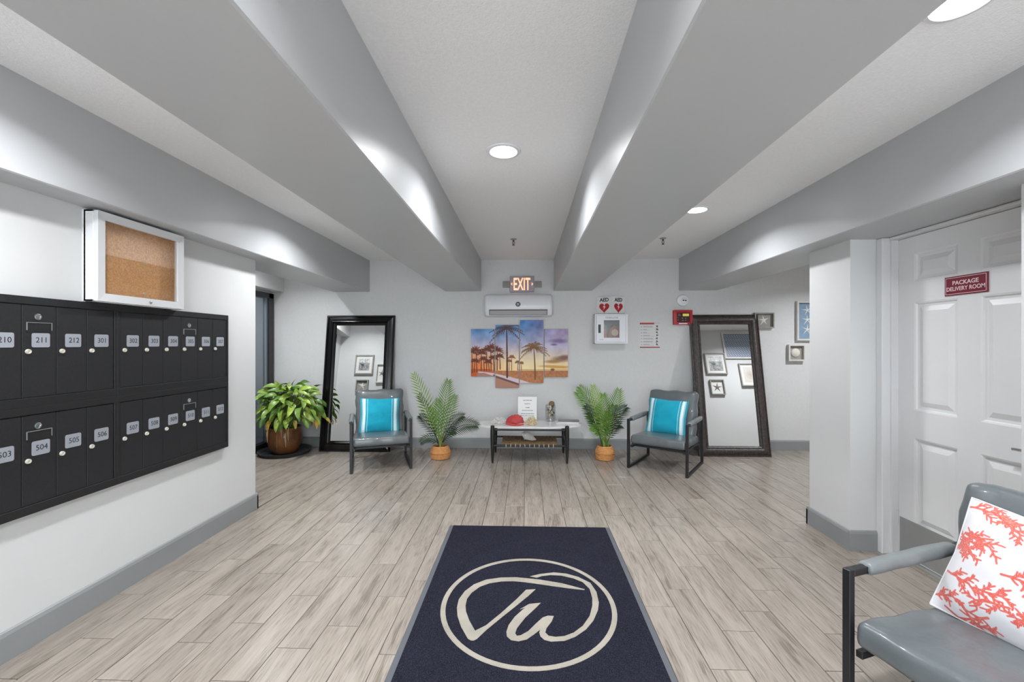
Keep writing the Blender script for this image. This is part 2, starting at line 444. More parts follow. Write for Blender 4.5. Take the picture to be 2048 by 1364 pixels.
# baseboards: flat face with a slightly rounded, tipped-in top
def baseboard(name, pts, h=0.135, t=0.016):
    mb = MB()
    for (xa, ya), (xb, yb) in zip(pts[:-1], pts[1:]):
        d = Vector((xb - xa, yb - ya, 0)); L_ = d.length; d.normalize(); n = Vector((-d.y, d.x, 0))   # n points into the room
        prof = [(0, 0), (t, 0), (t, h - 0.02), (t * .7, h - 0.004), (t * .35, h), (0, h)]
        vs = []
        for e, s_ in ((Vector((xa, ya, 0)), -1), (Vector((xb, yb, 0)), 1)):
            vs += [e + n * a + d * (s_ * a) * 0.0 + Vector((0, 0, z)) for a, z in prof]
        k = len(prof)
        mb.add(vs, [(i, (i + 1) % k, k + (i + 1) % k, k + i) for i in range(k)] + [tuple(range(k)), tuple(range(k, 2 * k))])
    return struct(name, mb, M_base)
baseboard('baseboard_left', [(XL, YREAR), (XL, YLC + .016)][::-1])
baseboard('baseboard_left_return', [(XWIN, YLC), (XL + .016, YLC)])
baseboard('baseboard_back', [(XR, YB), (XWIN, YB)])
baseboard('baseboard_right_pier', [(XP, YP0), (XP, YP1 + .016)])
baseboard('baseboard_right_pier_end', [(XD - .105, YP0), (XP - .016, YP0)])
baseboard('baseboard_right_return', [(XP - .016, YP1), (XR, YP1)])
baseboard('baseboard_right_near', [(XN, YREAR), (XN, YN)])

# ------------------------------------------------------------------ recessed lamps
def can_light(x, y, label, watts=LAMP_W):
    t = thing('ceiling_light', label, 'ceiling light', (x, y, CEIL), group='recessed ceiling lights')
    obj('trim_ring', MB().lathe([(0.074, 0.004), (0.074, -0.004), (0.082, -0.009), (0.098, -0.006), (0.102, 0.0), (0.102, 0.004)], 40, cap=False), M_white, t, True, False)
    obj('lens', MB().lathe([(0.074, -0.003), (0.06, -0.006), (0.03, -0.008), (0.001, -0.0085)], 32, cap=False), M_lens, t, True, False)
    ld = bpy.data.lights.new('lamp', 'AREA'); ld.shape = 'DISK'; ld.size = 0.14; ld.energy = watts; ld.spread = R(146); ld.color = (0.945, 0.975, 1.0)
    lo = bpy.data.objects.new('lamp', ld); col.objects.link(lo); lo.parent = t; lo.location = (0, 0, -0.012)
xm, xr, xl = -0.135, 1.435, -1.60
can_light(xm, onZ(1006, 302, CEIL).y, 'bright round ceiling light in the middle bay, ahead of the sprinkler')
can_light(xr, onZ(1400, 419, CEIL).y, 'bright round ceiling light in the right bay, nearer the right mirror')
can_light(xr, onZ(1935, 0, CEIL).y, 'round ceiling light at the top right edge above the package room door')
for k, (x, y) in enumerate(((xl, 3.6), (xl, 1.45), (xm, .35), (xm, -1.8), (xr, -.7), (xl, -.7), (xl, -2.6), (xr, -2.6))):
    can_light(x, y, ['round ceiling light hidden behind the left beam, nearest the left chair', 'round ceiling light hidden behind the left beam, opposite the mailboxes',
                     'middle bay ceiling light straight above the camera', 'middle bay ceiling light behind the camera', 'right bay ceiling light behind the camera',
                     'left bay ceiling light behind the camera', 'left bay ceiling light near the rear wall', 'right bay ceiling light near the rear wall'][k])
can_light(-2.95, 4.55, 'ceiling light above the big leafy plant in the left alcove', LAMP_W * 1.3)
can_light(3.95, 4.45, 'ceiling light of the right alcove behind the white pier', LAMP_W * 2.2)

can_light(XWIN - .42, 4.9, 'added fill light in the vestibule beyond the black framed glass', 7.0)  # unseen extra lamp, added so the glass pane looks less dark

def sprinkler(px, py, label):
    p = onZ(px, py, CEIL)
    t = thing('fire_sprinkler', label, 'sprinkler', (p.x, p.y, CEIL), group='fire sprinklers')
    g = mat('sprinkler_bronze', srgb(96, 84, 80), 0.35, metal=0.7)
    obj('escutcheon', MB().lathe([(0.036, 0.0), (0.034, -0.006), (0.012, -0.014)], 20), M_steel, t, True, False)
    obj('body', MB().tube([(0, 0, -0.01), (0, 0, -0.03)], 0.010, 10).tube([(0.010, 0, -.03), (0.014, 0, -.045), (0.003, 0, -.066)], 0.003, 6)
        .tube([(-0.010, 0, -.03), (-0.014, 0, -.045), (-0.003, 0, -.066)], 0.003, 6).tube([(0, 0, -.03), (0, 0, -.062)], 0.0035, 6), g, t, True, False)
    obj('deflector', MB().lathe([(0.016, -0.066), (0.016, -0.069), (0.001, -0.070)], 16), g, t, False, False)
sprinkler(1027, 478, 'small pendent sprinkler on the ceiling above the exit sign')
sprinkler(1326, 476, 'small pendent sprinkler on the ceiling of the right bay')

# ------------------------------------------------------------------ window of the left alcove (black frame, full height)
win = tag(bpy.data.objects.new('window_1', None), kind='structure'); col.objects.link(win); win.location = (XWIN, 4.8, 0)
wy0, wy1, wz0, wz1 = 3.84, 5.74, 0.01, 2.08
fr = MB()
fr.rbox(XWIN - .05, XWIN + .035, wy1 - .11, wy1, wz0, wz1, .004, 1); fr.rbox(XWIN - .05, XWIN + .035, wy0, wy0 + .11, wz0, wz1, .004, 1)
fr.rbox(XWIN - .05, XWIN + .035, wy0, wy1, wz1 - .07, wz1, .004, 1); fr.rbox(XWIN - .05, XWIN + .035, wy0, wy1, wz0, wz0 + .09, .004, 1)
obj('window_frame', fr, M_blackmetal, win)
obj('window_bead', MB().box(XWIN - .02, XWIN + .012, wy1 - .145, wy1 - .11, wz0 + .09, wz1 - .07), mat('bead_grey', srgb(140, 150, 156), .4, metal=.3), win)
obj('pane', MB().box(XWIN - .012, XWIN - .004, wy0 + .11, wy1 - .11, wz0 + .09, wz1 - .07), glass_mat('window_glass', (0.62, 0.67, 0.71, 1), 0.16, 0.03), win)

# ------------------------------------------------------------------ package room door
door = tag(bpy.data.objects.new('door_1', None), kind='structure'); col.objects.link(door); door.location = (XD, 2.49, 0)
DY0, DY1, DZ1 = 2.035, 2.948, 2.088
tr = MB().rbox(XD - .105, XD + .05, DY1, YP0, 0, SOF - .002, .004, 1).rbox(XD - .105, XD + .05, YN, DY0, 0, SOF - .002, .004, 1).rbox(XD - .06, XD + .05, DY0, DY1, DZ1 + .003, SOF - .002, .004, 1)
tr.box(XD - .055, XD - .045, DY1 - .012, DY1 + .004, 0, DZ1)
struct('trim_1', tr, M_trim)
struct('trim_2', MB().box(XD - .03, XD + .05, DY0, DY1, 0.0, 0.008), M_steel)
# leaf: one stepped, panelled surface; the six raised panels are parts
def dz(px, py): return onX(px, py, XD).z
zr = [0.24, dz(1829, 876), dz(1829, 821), dz(1834, 604), dz(1835, 562), dz(1837, 505)]
wr = [DY0 + .115, DY0 + .395, DY1 - .395, DY1 - .115]
leaf = MB()
ys = [DY0] + wr + [DY1]; zs = [0.012] + zr + [DZ1]
for i in range(5):
    for j in range(7):
        hole = i in (1, 3) and j in (1, 3, 5)
        if not hole: leaf.box(XD, XD + .04, ys[i], ys[i + 1], zs[j], zs[j + 1])
obj('door_leaf', leaf, M_door, door)
def raised(y0, y1, z0, z1):
    # frustum steps: edge bead, cove, bevelled field
    st = [(0.0, 0.0), (0.010, 0.004), (0.014, -0.006 + .018), (0.030, 0.013), (0.060, 0.002), (0.061, 0.002)]
    mb = MB(); vs = []
    for a, x in st:
        for (y, z) in ((y0 + a, z0 + a), (y1 - a, z0 + a), (y1 - a, z1 - a), (y0 + a, z1 - a)): vs.append((XD + x, y, z))
    fs = [tuple(range(len(vs) - 4, len(vs)))]
    for i in range(len(st) - 1):
        for k in range(4): fs.append((i * 4 + k, i * 4 + (k + 1) % 4, i * 4 + 4 + (k + 1) % 4, i * 4 + 4 + k))
    return mb.add(vs, fs)
for i in (0, 2):
    for j in (0, 2, 4): obj('door_panel', raised(wr[i], wr[i + 1], zr[j], zr[j + 1]), M_door, door)
kz = onX(1790, 1027, XD).z
obj('kick_plate', MB().rbox(XD - .003, XD, DY0 + .02, DY1 - .012, 0.02, kz, .001, 1), M_steel, door)
hz = onX(2030, 898, XD - .06).z
hd = obj('handle', MB().lathe([(0.001, -.0), (0.03, -.0), (0.03, -.008), (0.026, -.012), (0.011, -.014), (0.011, -.05), (0.001, -.05)], 20, (XD, DY0 + .07, hz), 'x')
         .tube([(XD - .047, DY0 + .07, hz), (XD - .052, DY0 + .10, hz), (XD - .055, DY0 + .19, hz - .003)], [0.011, 0.010, 0.008], 8), M_chrome, door, True)
for hzz in (0.25, 1.05, 1.85):
    obj('hinge', MB().tube([(XD - .006, DY1 + .002, hzz - .05), (XD - .006, DY1 + .002, hzz + .05)], 0.006, 8), M_trim, door, True)

# door sign
sx = XD - .004
sa, sb = onX(1890, 557, sx), onX(1977, 543, sx)
sc_z0, sc_z1 = onX(1890, 593, sx).z, onX(1890, 556, sx).z
sgn = thing('door_sign', 'burgundy sign reading PACKAGE DELIVERY ROOM on the white door', 'sign', (sx, (sa.y + sb.y) / 2, sc_z0))
yA, yB = sb.y, sa.y
M_burg = mat('burgundy', srgb(116, 18, 42), .4)
M_pink = mat('sign_print', srgb(232, 205, 208), .5)
obj('plate', MB().rbox(sx - .003, sx + .004, yA, yB, sc_z0, sc_z1, .0015, 1), M_burg, sgn)
b_ = MB(); e = .007; t_ = .0025
for q in ((yA + e, yB - e, sc_z0 + e, sc_z0 + e + t_), (yA + e, yB - e, sc_z1 - e - t_, sc_z1 - e), (yA + e, yA + e + t_, sc_z0 + e, sc_z1 - e), (yB - e - t_, yB - e, sc_z0 + e, sc_z1 - e)):
    b_.box(sx - .0036, sx - .003, *q)
obj('border_line', b_, M_pink, sgn)
H_ = sc_z1 - sc_z0
lettering('lettering', 'PACKAGE', H_ * .30, (sx - .0034, (yA + yB) / 2, sc_z0 + H_ * .64), ROT_RIGHT, M_pink, sgn, extrude=.0004, xs=1.0, bold=.0006)
lettering('lettering', 'DELIVERY ROOM', H_ * .30, (sx - .0034, (yA + yB) / 2, sc_z0 + H_ * .33), ROT_RIGHT, M_pink, sgn, extrude=.0004, xs=.86, bold=.0004)

# ================================================================== MAILBOXES
XF = XL + .035
def my(px): return onX(px, HY, XF).y
def mz(px, py): return onX(px, py, XF).z
ybank = [my(235) - 0.90, my(235), my(457)]
dw_r = (my(453) - my(245)) / 6
Z0, Z1, Z2 = mz(457, 893), 1.112, mz(457, 631)
plates_up = [['', '', '210', '211', '212', '301'], ['302', '303', '304', '305', '306', '307']]
plates_dn = [['', '', '503', '504', '505', '506'], ['507', '508', '509', '510', '511', '512']]
def bank(y0, y1, z0, z1, nums, label, faded):
    t = thing('mailbox_unit', label, 'mailbox', (XL, (y0 + y1) / 2, z0), group='black apartment mailbox units')
    o_ = 0.018; oz0 = 0.042; oz1 = 0.036
    f = MB(); x1 = XF
    f.box(XL + .001, XF - .012, y0, y1, z0, z1)
    for q in ((y0, y1, z0, z0 + oz0), (y0, y1, z1 - oz1, z1), (y0, y0 + o_, z0 + oz0, z1 - oz1), (y1 - o_, y1, z0 + oz0, z1 - oz1)):
        f.rbox(XF - .013, x1, *q, .0015, 1)
    obj('frame', f, M_mailbox, t)
    n = len(nums); a, b = y0 + o_ + .002, y1 - o_ - .002; dw = (b - a) / n
    zb, zt = z0 + oz0 + .002, z1 - oz1 - .003
    for i, s in enumerate(nums):
        ya, yb = a + i * dw + .0014, a + (i + 1) * dw - .0014
        d = obj('door', MB().rbox(XF - .012, XF - .003, ya, yb, zb, zt, .0012, 1), M_maildoor, t)
        pc = ya + dw * .52; pz = zb + (zt - zb) * .62
        rp_ = [(pc + sx_ * .0295 + .008 * math.cos(R(a_ + q_ * 30)), pz + sz_ * .025 + .008 * math.sin(R(a_ + q_ * 30))) for sx_, sz_, a_ in ((1, 1, 0), (-1, 1, 90), (-1, -1, 180), (1, -1, 270)) for q_ in range(4)]
        obj('number_plate', MB().prism(rp_, lambda p: (XF - .004, p[0], p[1]), lambda p: (XF - .001, p[0], p[1])), M_plate, d)
        if s: lettering('number', s, .036, (XF - .0009, pc + .003, pz), ROT_LEFT, M_ink, d, extrude=.0003, xs=.95)
        obj('lock', MB().lathe([(0.011, -.004), (0.0115, .004), (0.010, .008), (0.006, .0085), (0.005, .006), (0.001, .006)], 16, (XF - .003, ya + .022, pz - .052), 'x'), M_brass, d, True)
        if i == 3:
            obj('master_lock', MB().lathe([(0.015, -.004), (0.015, .003), (0.010, .004), (0.009, .001), (0.001, .001)], 18, (XF - .003, ya + .062, zt - .052), 'x'), M_chrome, d, True)
            c0, c1, cz = ya + .018, ya + .118, pz + .058
            cb = MB().box(XF - .0035, XF - .001, c0, c1, cz - .022, cz + .022)
            obj('card_slot', cb, M_mailbox, d)
            obj('slot_edge', MB().box(XF - .003, XF + .0012, c0 - .002, c1 + .002, cz + .022, cz + .0245).box(XF - .003, XF + .0012, c0 - .002, c0, cz - .012, cz + .022).box(XF - .003, XF + .0012, c1, c1 + .002, cz - .012, cz + .022), M_steel, d)
bank(ybank[0], ybank[1], Z1, Z2, plates_up[0], 'upper black mailbox unit nearer the camera, numbered up to 301', False)
bank(ybank[1], ybank[2], Z1, Z2, plates_up[1], 'upper black mailbox unit at the far end, with six grey plates from 302', True)
bank(ybank[0], ybank[1], Z0, Z1, plates_dn[0], 'lower black mailbox unit nearer the camera, numbered up to 506', False)
bank(ybank[1], ybank[2], Z0, Z1, plates_dn[1], 'lower black mailbox unit at the far end, plates 507 to 512', True)

# bulletin board case
bx1 = XL + .085
b0 = onX(163, 500, XL).y; b1 = onX(369, 560, bx1).y; bz0, bz1 = Z2 + .004, SOF - .012
bb = thing('bulletin_board', 'white enclosed cork bulletin board above the mailboxes', 'bulletin board', (XL, (b0 + b1) / 2, bz0))
M_alu = mat('case_aluminium', srgb(216, 217, 219), .35)
M_cork = mat('cork', srgb(226, 170, 112), .85, var=.22, vscale=120, bump=.3, bscale=220)
body = MB()
body.box(XL + .001, XL + .02, b0, b1, bz0, bz1)
for q in ((b0, b1, bz0, bz0 + .012), (b0, b1, bz1 - .012, bz1), (b0, b0 + .012, bz0, bz1), (b1 - .012, b1, bz0, bz1)): body.rbox(XL + .01, bx1 - .022, *q, .002, 1)
obj('case', body, M_alu, bb)
obj('cork_panel', MB().box(XL + .02, XL + .028, b0 + .012, b1 - .012, bz0 + .012, bz1 - .012), M_cork, bb)
fw = .042
dfr = MB()
e0, e1, g0, g1 = b0 + .004, b1 - .004, bz0 + .004, bz1 - .004
def mitre(mb, y0, y1, z0, z1, wd, xa, xb):
    o4 = [(y0, z0), (y1, z0), (y1, z1), (y0, z1)]; i4 = [(y0 + wd, z0 + wd), (y1 - wd, z0 + wd), (y1 - wd, z1 - wd), (y0 + wd, z1 - wd)]
    for k in range(4):
        A, B, C, D = o4[k], o4[(k + 1) % 4], i4[(k + 1) % 4], i4[k]
        vs = [(xa, *A), (xa, *B), (xa, *C), (xa, *D), (xb, *A), (xb, *B), (xb - .004, *C), (xb - .004, *D)]
        mb.add(vs, [(0, 1, 2, 3), (4, 5, 6, 7), (0, 1, 5, 4), (1, 2, 6, 5), (2, 3, 7, 6), (3, 0, 4, 7)])
    return mb
bd = obj('door_frame', mitre(dfr, e0, e1, g0, g1, fw, bx1 - .022, bx1), M_alu, bb)
obj('glass', MB().box(bx1 - .016, bx1 - .013, e0 + fw - .004, e1 - fw + .004, g0 + fw - .004, g1 - fw + .004), glass_mat('case_glass', (.97, .97, .97, 1), .07, .02), bb)
obj('lock', MB().lathe([(.009, -.002), (.009, .004), (.006, .006), (.001, .006)], 14, (bx1, (b0 + b1) / 2 + .03, bz0 + .024), 'x'), M_chrome, bb, True)
pin = onX(285, 587, XL + .03)
pn = obj('push_pin', MB().lathe([(.002, 0), (.002, .008), (.0065, .009), (.0045, .014), (.006, .02), (.001, .021)], 10, (0, 0, 0), 'x'), M_brass, None, True)
pn.location = (XL + .028, pin.y, max(pin.z, bz0 + .06)); tag(pn, 'small brass push pin stuck low in the cork board', 'push pin')

# ================================================================== BACK WALL THINGS
def bX(px, y=YB): return onY(px, HY, y).x
def bZ(py, px=1053, y=YB): return onY(px, py, y).z

# air conditioner
yf = YB - .19
a0, a1 = onY(970, 610, yf + .04).x, onY(1104, 610, yf + .04).x; az0, az1 = bZ(633, 1036, yf + .02), bZ(588, 1036, yf + .06)
ac = thing('air_conditioner', 'white split air conditioner under the exit sign', 'air conditioner', ((a0 + a1) / 2, YB, az0))
prof = [(YB - .002, az0), (YB - .11, az0), (YB - .165, az0 + .035), (yf, az0 + .10), (yf + .008, az0 + .20), (yf + .03, az1 - .03), (yf + .07, az1), (YB - .002, az1)]
h_ = az1 - az0
def acprof(inset):
    return [(YB - .002, az0 + inset), (YB - .10, az0 + inset), (YB - .15, az0 + .018 + inset), (yf, az0 + h_ * .34), (yf + .004, az0 + h_ * .6), (yf + .022, az1 - .035 - inset), (yf + .06, az1 - .006 - inset), (yf + .10, az1 - inset), (YB - .002, az1 - inset)]
vs = []; xsl = [(a0, .012), (a0 + .012, .003), (a0 + .03, 0), (a1 - .03, 0), (a1 - .012, .003), (a1, .012)]
for x, ins in xsl: vs += [(x, y + ins, z) for y, z in acprof(ins)]
k = 9; fs = [(i * k + j, i * k + (j + 1) % k, (i + 1) * k + (j + 1) % k, (i + 1) * k + j) for i in range(5) for j in range(k)] + [tuple(range(k)), tuple(range(5 * k, 6 * k))]
obj('housing', MB().add(vs, fs), M_white, ac, True)
lx0, lx1 = onY(978, 620, yf).x, onY(1095, 620, yf).x
def acy(z):   # lower sloping face
    t = (z - (az0 + .018)) / (h_ * .34 - .018); return (YB - .15) + (yf - (YB - .15)) * t
zl0, zl1 = az0 + .022, az0 + h_ * .30
obj('air_outlet', MB().add([(lx0, acy(zl0) - .002, zl0), (lx1, acy(zl0) - .002, zl0), (lx1, acy(zl1) - .002, zl1), (lx0, acy(zl1) - .002, zl1),
                            (lx0, acy(zl0) + .01, zl0), (lx1, acy(zl0) + .01, zl0), (lx1, acy(zl1) + .01, zl1), (lx0, acy(zl1) + .01, zl1)],
                           [(0, 1, 2, 3), (4, 5, 6, 7), (0, 1, 5, 4), (1, 2, 6, 5), (2, 3, 7, 6), (3, 0, 4, 7)]), mat('outlet_dark', srgb(70, 70, 74), .6), ac)
zs0, zs1 = zl0 + .004, zl1 - .012
obj('louver', MB().add([(lx0 + .008, acy(zs0) - .006, zs0), (lx1 - .008, acy(zs0) - .006, zs0), (lx1 - .008, acy(zs1) - .008, zs1), (lx0 + .008, acy(zs1) - .008, zs1),
                        (lx0 + .008, acy(zs0) - .003, zs0), (lx1 - .008, acy(zs0) - .003, zs0), (lx1 - .008, acy(zs1) - .004, zs1), (lx0 + .008, acy(zs1) - .004, zs1)],
                       [(0, 1, 2, 3), (4, 5, 6, 7), (0, 1, 5, 4), (1, 2, 6, 5), (2, 3, 7, 6), (3, 0, 4, 7)]), mat('louver_grey', srgb(176, 174, 176), .4), ac)
bc = onY(1036, 608.5, yf)
obj('badge', MB().lathe([(.001, -.008), (.030, -.008), (.032, .003), (.028, .005), (.001, .005)], 24, (bc.x, yf + .004, bc.z), 'y'), mat('badge_dark', srgb(52, 54, 58), .3), ac, True)
bars = MB()
for q in (-.010, .002, .012): bars.box(bc.x - .017, bc.x + .017, yf - .003, yf, bc.z + q - .0022, bc.z + q + .0022)
obj('badge_mark', bars, M_white, ac)
lg = onY(1082, 616.5, yf)
lettering('maker_mark', '.......', .03, (lg.x, yf - .001, lg.z), ROT_BACK, M_inklight, ac, extrude=.0005)

# exit sign
ye = YB - .045
ex0, ex1 = onY(1019.5, 570, ye).x, onY(1068.5, 570, ye).x; ez0, ez1 = bZ(584, 1044, ye), bZ(552, 1044, ye)
exs = thing('exit_sign', 'lit EXIT sign with orange letters above the air conditioner', 'exit sign', ((ex0 + ex1) / 2, YB, ez0))
M_exh = mat('exit_housing', srgb(166, 158, 166), .5)
M_exl = mat('exit_letters', (1.0, 0.36, 0.20, 1), .5, emit=1.15)
obj('housing', MB().rbox(ex0, ex1, ye, YB - .001, ez0, ez1, .008, 2), M_exh, exs, True)
exh = ez1 - ez0; exc = (ex0 + ex1) / 2; ezc = (ez0 + ez1) / 2
me = text_mesh('EXIT', exh * 1.0, .001, .62, bold=.0025); 
xs_ = [v.co.x for v in me.vertices]; ys_ = [v.co.y for v in me.vertices]
me.transform(Matrix.Diagonal(((ex1 - ex0) * .68 / (max(xs_) - min(xs_)), exh * .76 / (max(ys_) - min(ys_)), 1, 1)) @ Matrix.Translation((-(max(xs_) + min(xs_)) / 2, -(max(ys_) + min(ys_)) / 2, 0)))
me.transform(Matrix.Translation((exc, ye - .001, ezc)) @ ROT_BACK)
obj('lettering', me, M_exl, exs)
for s in (-1, 1):
    c = exc + s * (ex1 - ex0) * .43
    obj('arrow', MB().prism([(c + s * .008, 0), (c - s * .010, .018), (c - s * .010 - s * .004, .010), (c - s * .002, 0), (c - s * .014, -.010), (c - s * .010, -.018)],
                            lambda p: (p[0], ye - .002, ezc + p[1]), lambda p: (p[0], ye, ezc + p[1])), M_exl, exs)
    hx = exc + s * ((ex1 - ex0) / 2 + .052)
    hd_ = MB().rbox(hx - .048, hx + .048, ye + .004, YB - .002, ezc - .045, ezc + .042, .010, 2)
    o = obj('emergency_lamp', hd_, mat('lamp_grey', srgb(160, 158, 154), .5), exs, True)
    gr = MB()
    for q in range(6): gr.box(hx - .036, hx + .036, ye + .001, ye + .004, ezc - .034 + q * .012, ezc - .030 + q * .012)
    o2 = obj('lamp_grille', gr, mat('grille_dark', srgb(98, 92, 86), .5), exs)

# four-panel canvas print of palms at sunset
def paint_beach():
    S = 1.6; W_, Hh = int(200 * S), int(140 * S)      # units: photo pixels from (940, 638)
    P = Paint(W_, Hh, (0, 0, 0)); X = P.X / S; Y = P.Y / S
    top = np.array([74., 140., 204.]); low = np.array([252., 224., 164.])
    t = np.clip((Y - 10) / 88, 0, 1)[..., None]
    purple = np.clip((X - 90) / 90, 0, 1)[..., None]
    topc = top * (1 - purple) + np.array([170., 144., 186.]) * purple
    mid = np.array([196., 190., 214.])
    P.a = np.where(t < .5, topc + (mid - topc) * (t / .5), mid + (low - mid) * ((t - .5) / .5))
    P.a += (P.noise(22, 22 * S / 1.6, 1) + P.noise(14, 9, 2))[..., None] * (1 - t * .6)
    # glow on the left, low
    g = np.exp(-((X - 10) / 42) ** 2 - ((Y - 95) / 26) ** 2)[..., None]; P.a = P.a * (1 - .8 * g) + np.array([238., 118., 52.]) * .8 * g
    g = np.exp(-((X - 118) / 40) ** 2 - ((Y - 88) / 22) ** 2)[..., None]; P.a = P.a * (1 - .6 * g) + np.array([255., 236., 190.]) * .6 * g
    # clouds at the right
    for cx_, cy_, rx, ry, c in ((182, 80, 16, 5, (140, 100, 84)), (190, 76, 10, 4, (120, 88, 80)), (165, 85, 14, 3, (170, 124, 70)), (178, 96, 22, 2.4, (206, 150, 70)), (160, 94, 20, 2, (214, 160, 84)), (168, 51, 6, 2, (112, 92, 140)), (178, 44, 16, 4, (128, 106, 156))):
        P.ell((cx_ * S, cy_ * S), rx * S, ry * S, c, .5, .8)
    # sand
    hor = 100 - .0 * X
    P.blend((Y > 103).astype(float), (186, 124, 84)); P.a += (P.noise(14, 4, 3) * (Y > 103))[..., None]
    P.blend(((Y > 100) & (Y <= 103) & (X > 95)).astype(float), (222, 186, 140))
    P.blend(((Y > 100) & (X < 52)).astype(float) * np.clip((52 - X) / 20, 0, 1), (204, 96, 48))
    # pale curved promenade
    d = Y - (104 + 0.10 * (X - 12) + .0012 * (X - 20) ** 2)
    P.blend(np.clip((d) * 1.2, 0, 1) * np.clip((11 + .03 * X - d) * .8, 0, 1) * np.clip((X - 14) * .3, 0, 1), (216, 198, 206))
    d2 = Y - (114 + .34 * (X - 46)) 
    P.blend(((d2 > 0) & (X > 14) & (X < 100) & (Y > 108)).astype(float), (176, 130, 112))
    P.blend(((d2 > -3) & (d2 <= 1.2) & (X > 46) & (X < 100)).astype(float), (120, 84, 82))
    P.blend(((Y - (125 + .18 * (X - 100)) > 0) & (X >= 99)).astype(float), (214, 198, 190))
    rg = random.Random(3)
    def palm(x, y0, y1, r, c, lean=0, n=11, wt=1.2):
        for q in range(6):
            a, b = q / 6, (q + 1) / 6
            P.seg(((x + lean * a * a) * S, (y0 + (y1 - y0) * a) * S), ((x + lean * b * b) * S, (y0 + (y1 - y0) * b) * S), wt * (1.25 - a * .5) * S, wt * (1.25 - b * .5) * S, c)
        hx, hy = x + lean, y1
        for q in range(n):
            an = -math.pi * (1.12 - 1.24 * (q + .5) / n) + rg.uniform(-.12, .12); L_ = r * rg.uniform(.8, 1.1); prev = (hx, hy)
            for m in range(1, 9):
                u = m / 8; p = (hx + math.cos(an) * L_ * u, hy + math.sin(an) * L_ * u * .9 + (.5 if r > 20 else .26) * L_ * u * u)
                P.seg((prev[0] * S, prev[1] * S), (p[0] * S, p[1] * S), .5 * S, .35 * S, c, .6, .95)
                for sgn in (-1, 1):
                    la = an + sgn * .9
                    P.seg((p[0] * S, p[1] * S), ((p[0] + math.cos(la) * r * .2 * (1.15 - u)) * S, (p[1] + (math.sin(la) * .2 + .12) * r * (1.15 - u)) * S), .75 * S, .2 * S, c, .6, .85)
                prev = p
    for x, y0, y1, r in ((4, 108, 66, 13), (13, 106, 63, 13), (22, 104, 68, 10), (33, 104, 62, 12), (42, 104, 57, 13), (54, 102, 62, 13), (48, 104, 78, 10), (60, 100, 74, 9), (28, 104, 80, 9), (8, 106, 84, 9), (38, 104, 86, 8)):
        palm(x, y0, y1, r, (112, 62, 48), rg.uniform(-2, 2), 10, .8)
    for x, y1, r in ((83, 76, 7), (78, 84, 6), (95, 86, 5), (102, 88, 5)): palm(x, 102, y1, r, (150, 100, 70), 0, 9, .6)
    palm(74, 116, 20, 34, (98, 64, 62), -1, 12, 1.5)
    palm(130, 120, 58, 29, (132, 94, 58), -2.5, 14, 1.2)
    P.ell((165 * S, 101 * S), 4 * S, 2.4 * S, (134, 94, 64), .3)
    return P.lin(), S
beach, BS = paint_beach()
yc = YB - .03
for (pa, pb, ta, tb, lab) in ((941, 990, 658, 753, 'leftmost panel of the palm beach print, with a row of palms under blue sky'),
                              (990, 1039, 650, 776, 'second panel of the palm beach print, tall palm trunk by a curved path'),
                              (1039, 1088, 640, 766, 'third and highest panel of the palm beach print, single palm on sand'),
                              (1088, 1137, 658, 754, 'rightmost panel of the palm beach print, purple clouds over the shore')):
    pa2, pb2 = pa + .8, pb - 1.0
    xA, xB = onY(pa2, HY, yc).x, onY(pb2, HY, yc).x; zA, zB = onY(1039, tb, yc).z, onY(1039, ta, yc).z
    t = thing('canvas_print', lab, 'wall art', ((xA + xB) / 2, YB, zA), group='four panel palm beach print')
    obj('canvas', MB().rbox(xA, xB, yc + .001, YB - .002, zA, zB, .002, 1), mat('canvas_edge', srgb(176, 140, 120), .8), t)
    i0, i1, j0, j1 = int((pa2 - 940) * BS), int((pb2 - 940) * BS), int((ta - 638) * BS), int((tb - 638) * BS)
    obj('print', print_mesh('print', beach[j0:j1, i0:i1], lambda u, v: (xA + .001 + (xB - xA - .002) * u, yc, zA + .001 + (zB - zA - .002) * v)), print_mat('canvas_print', .7), t)

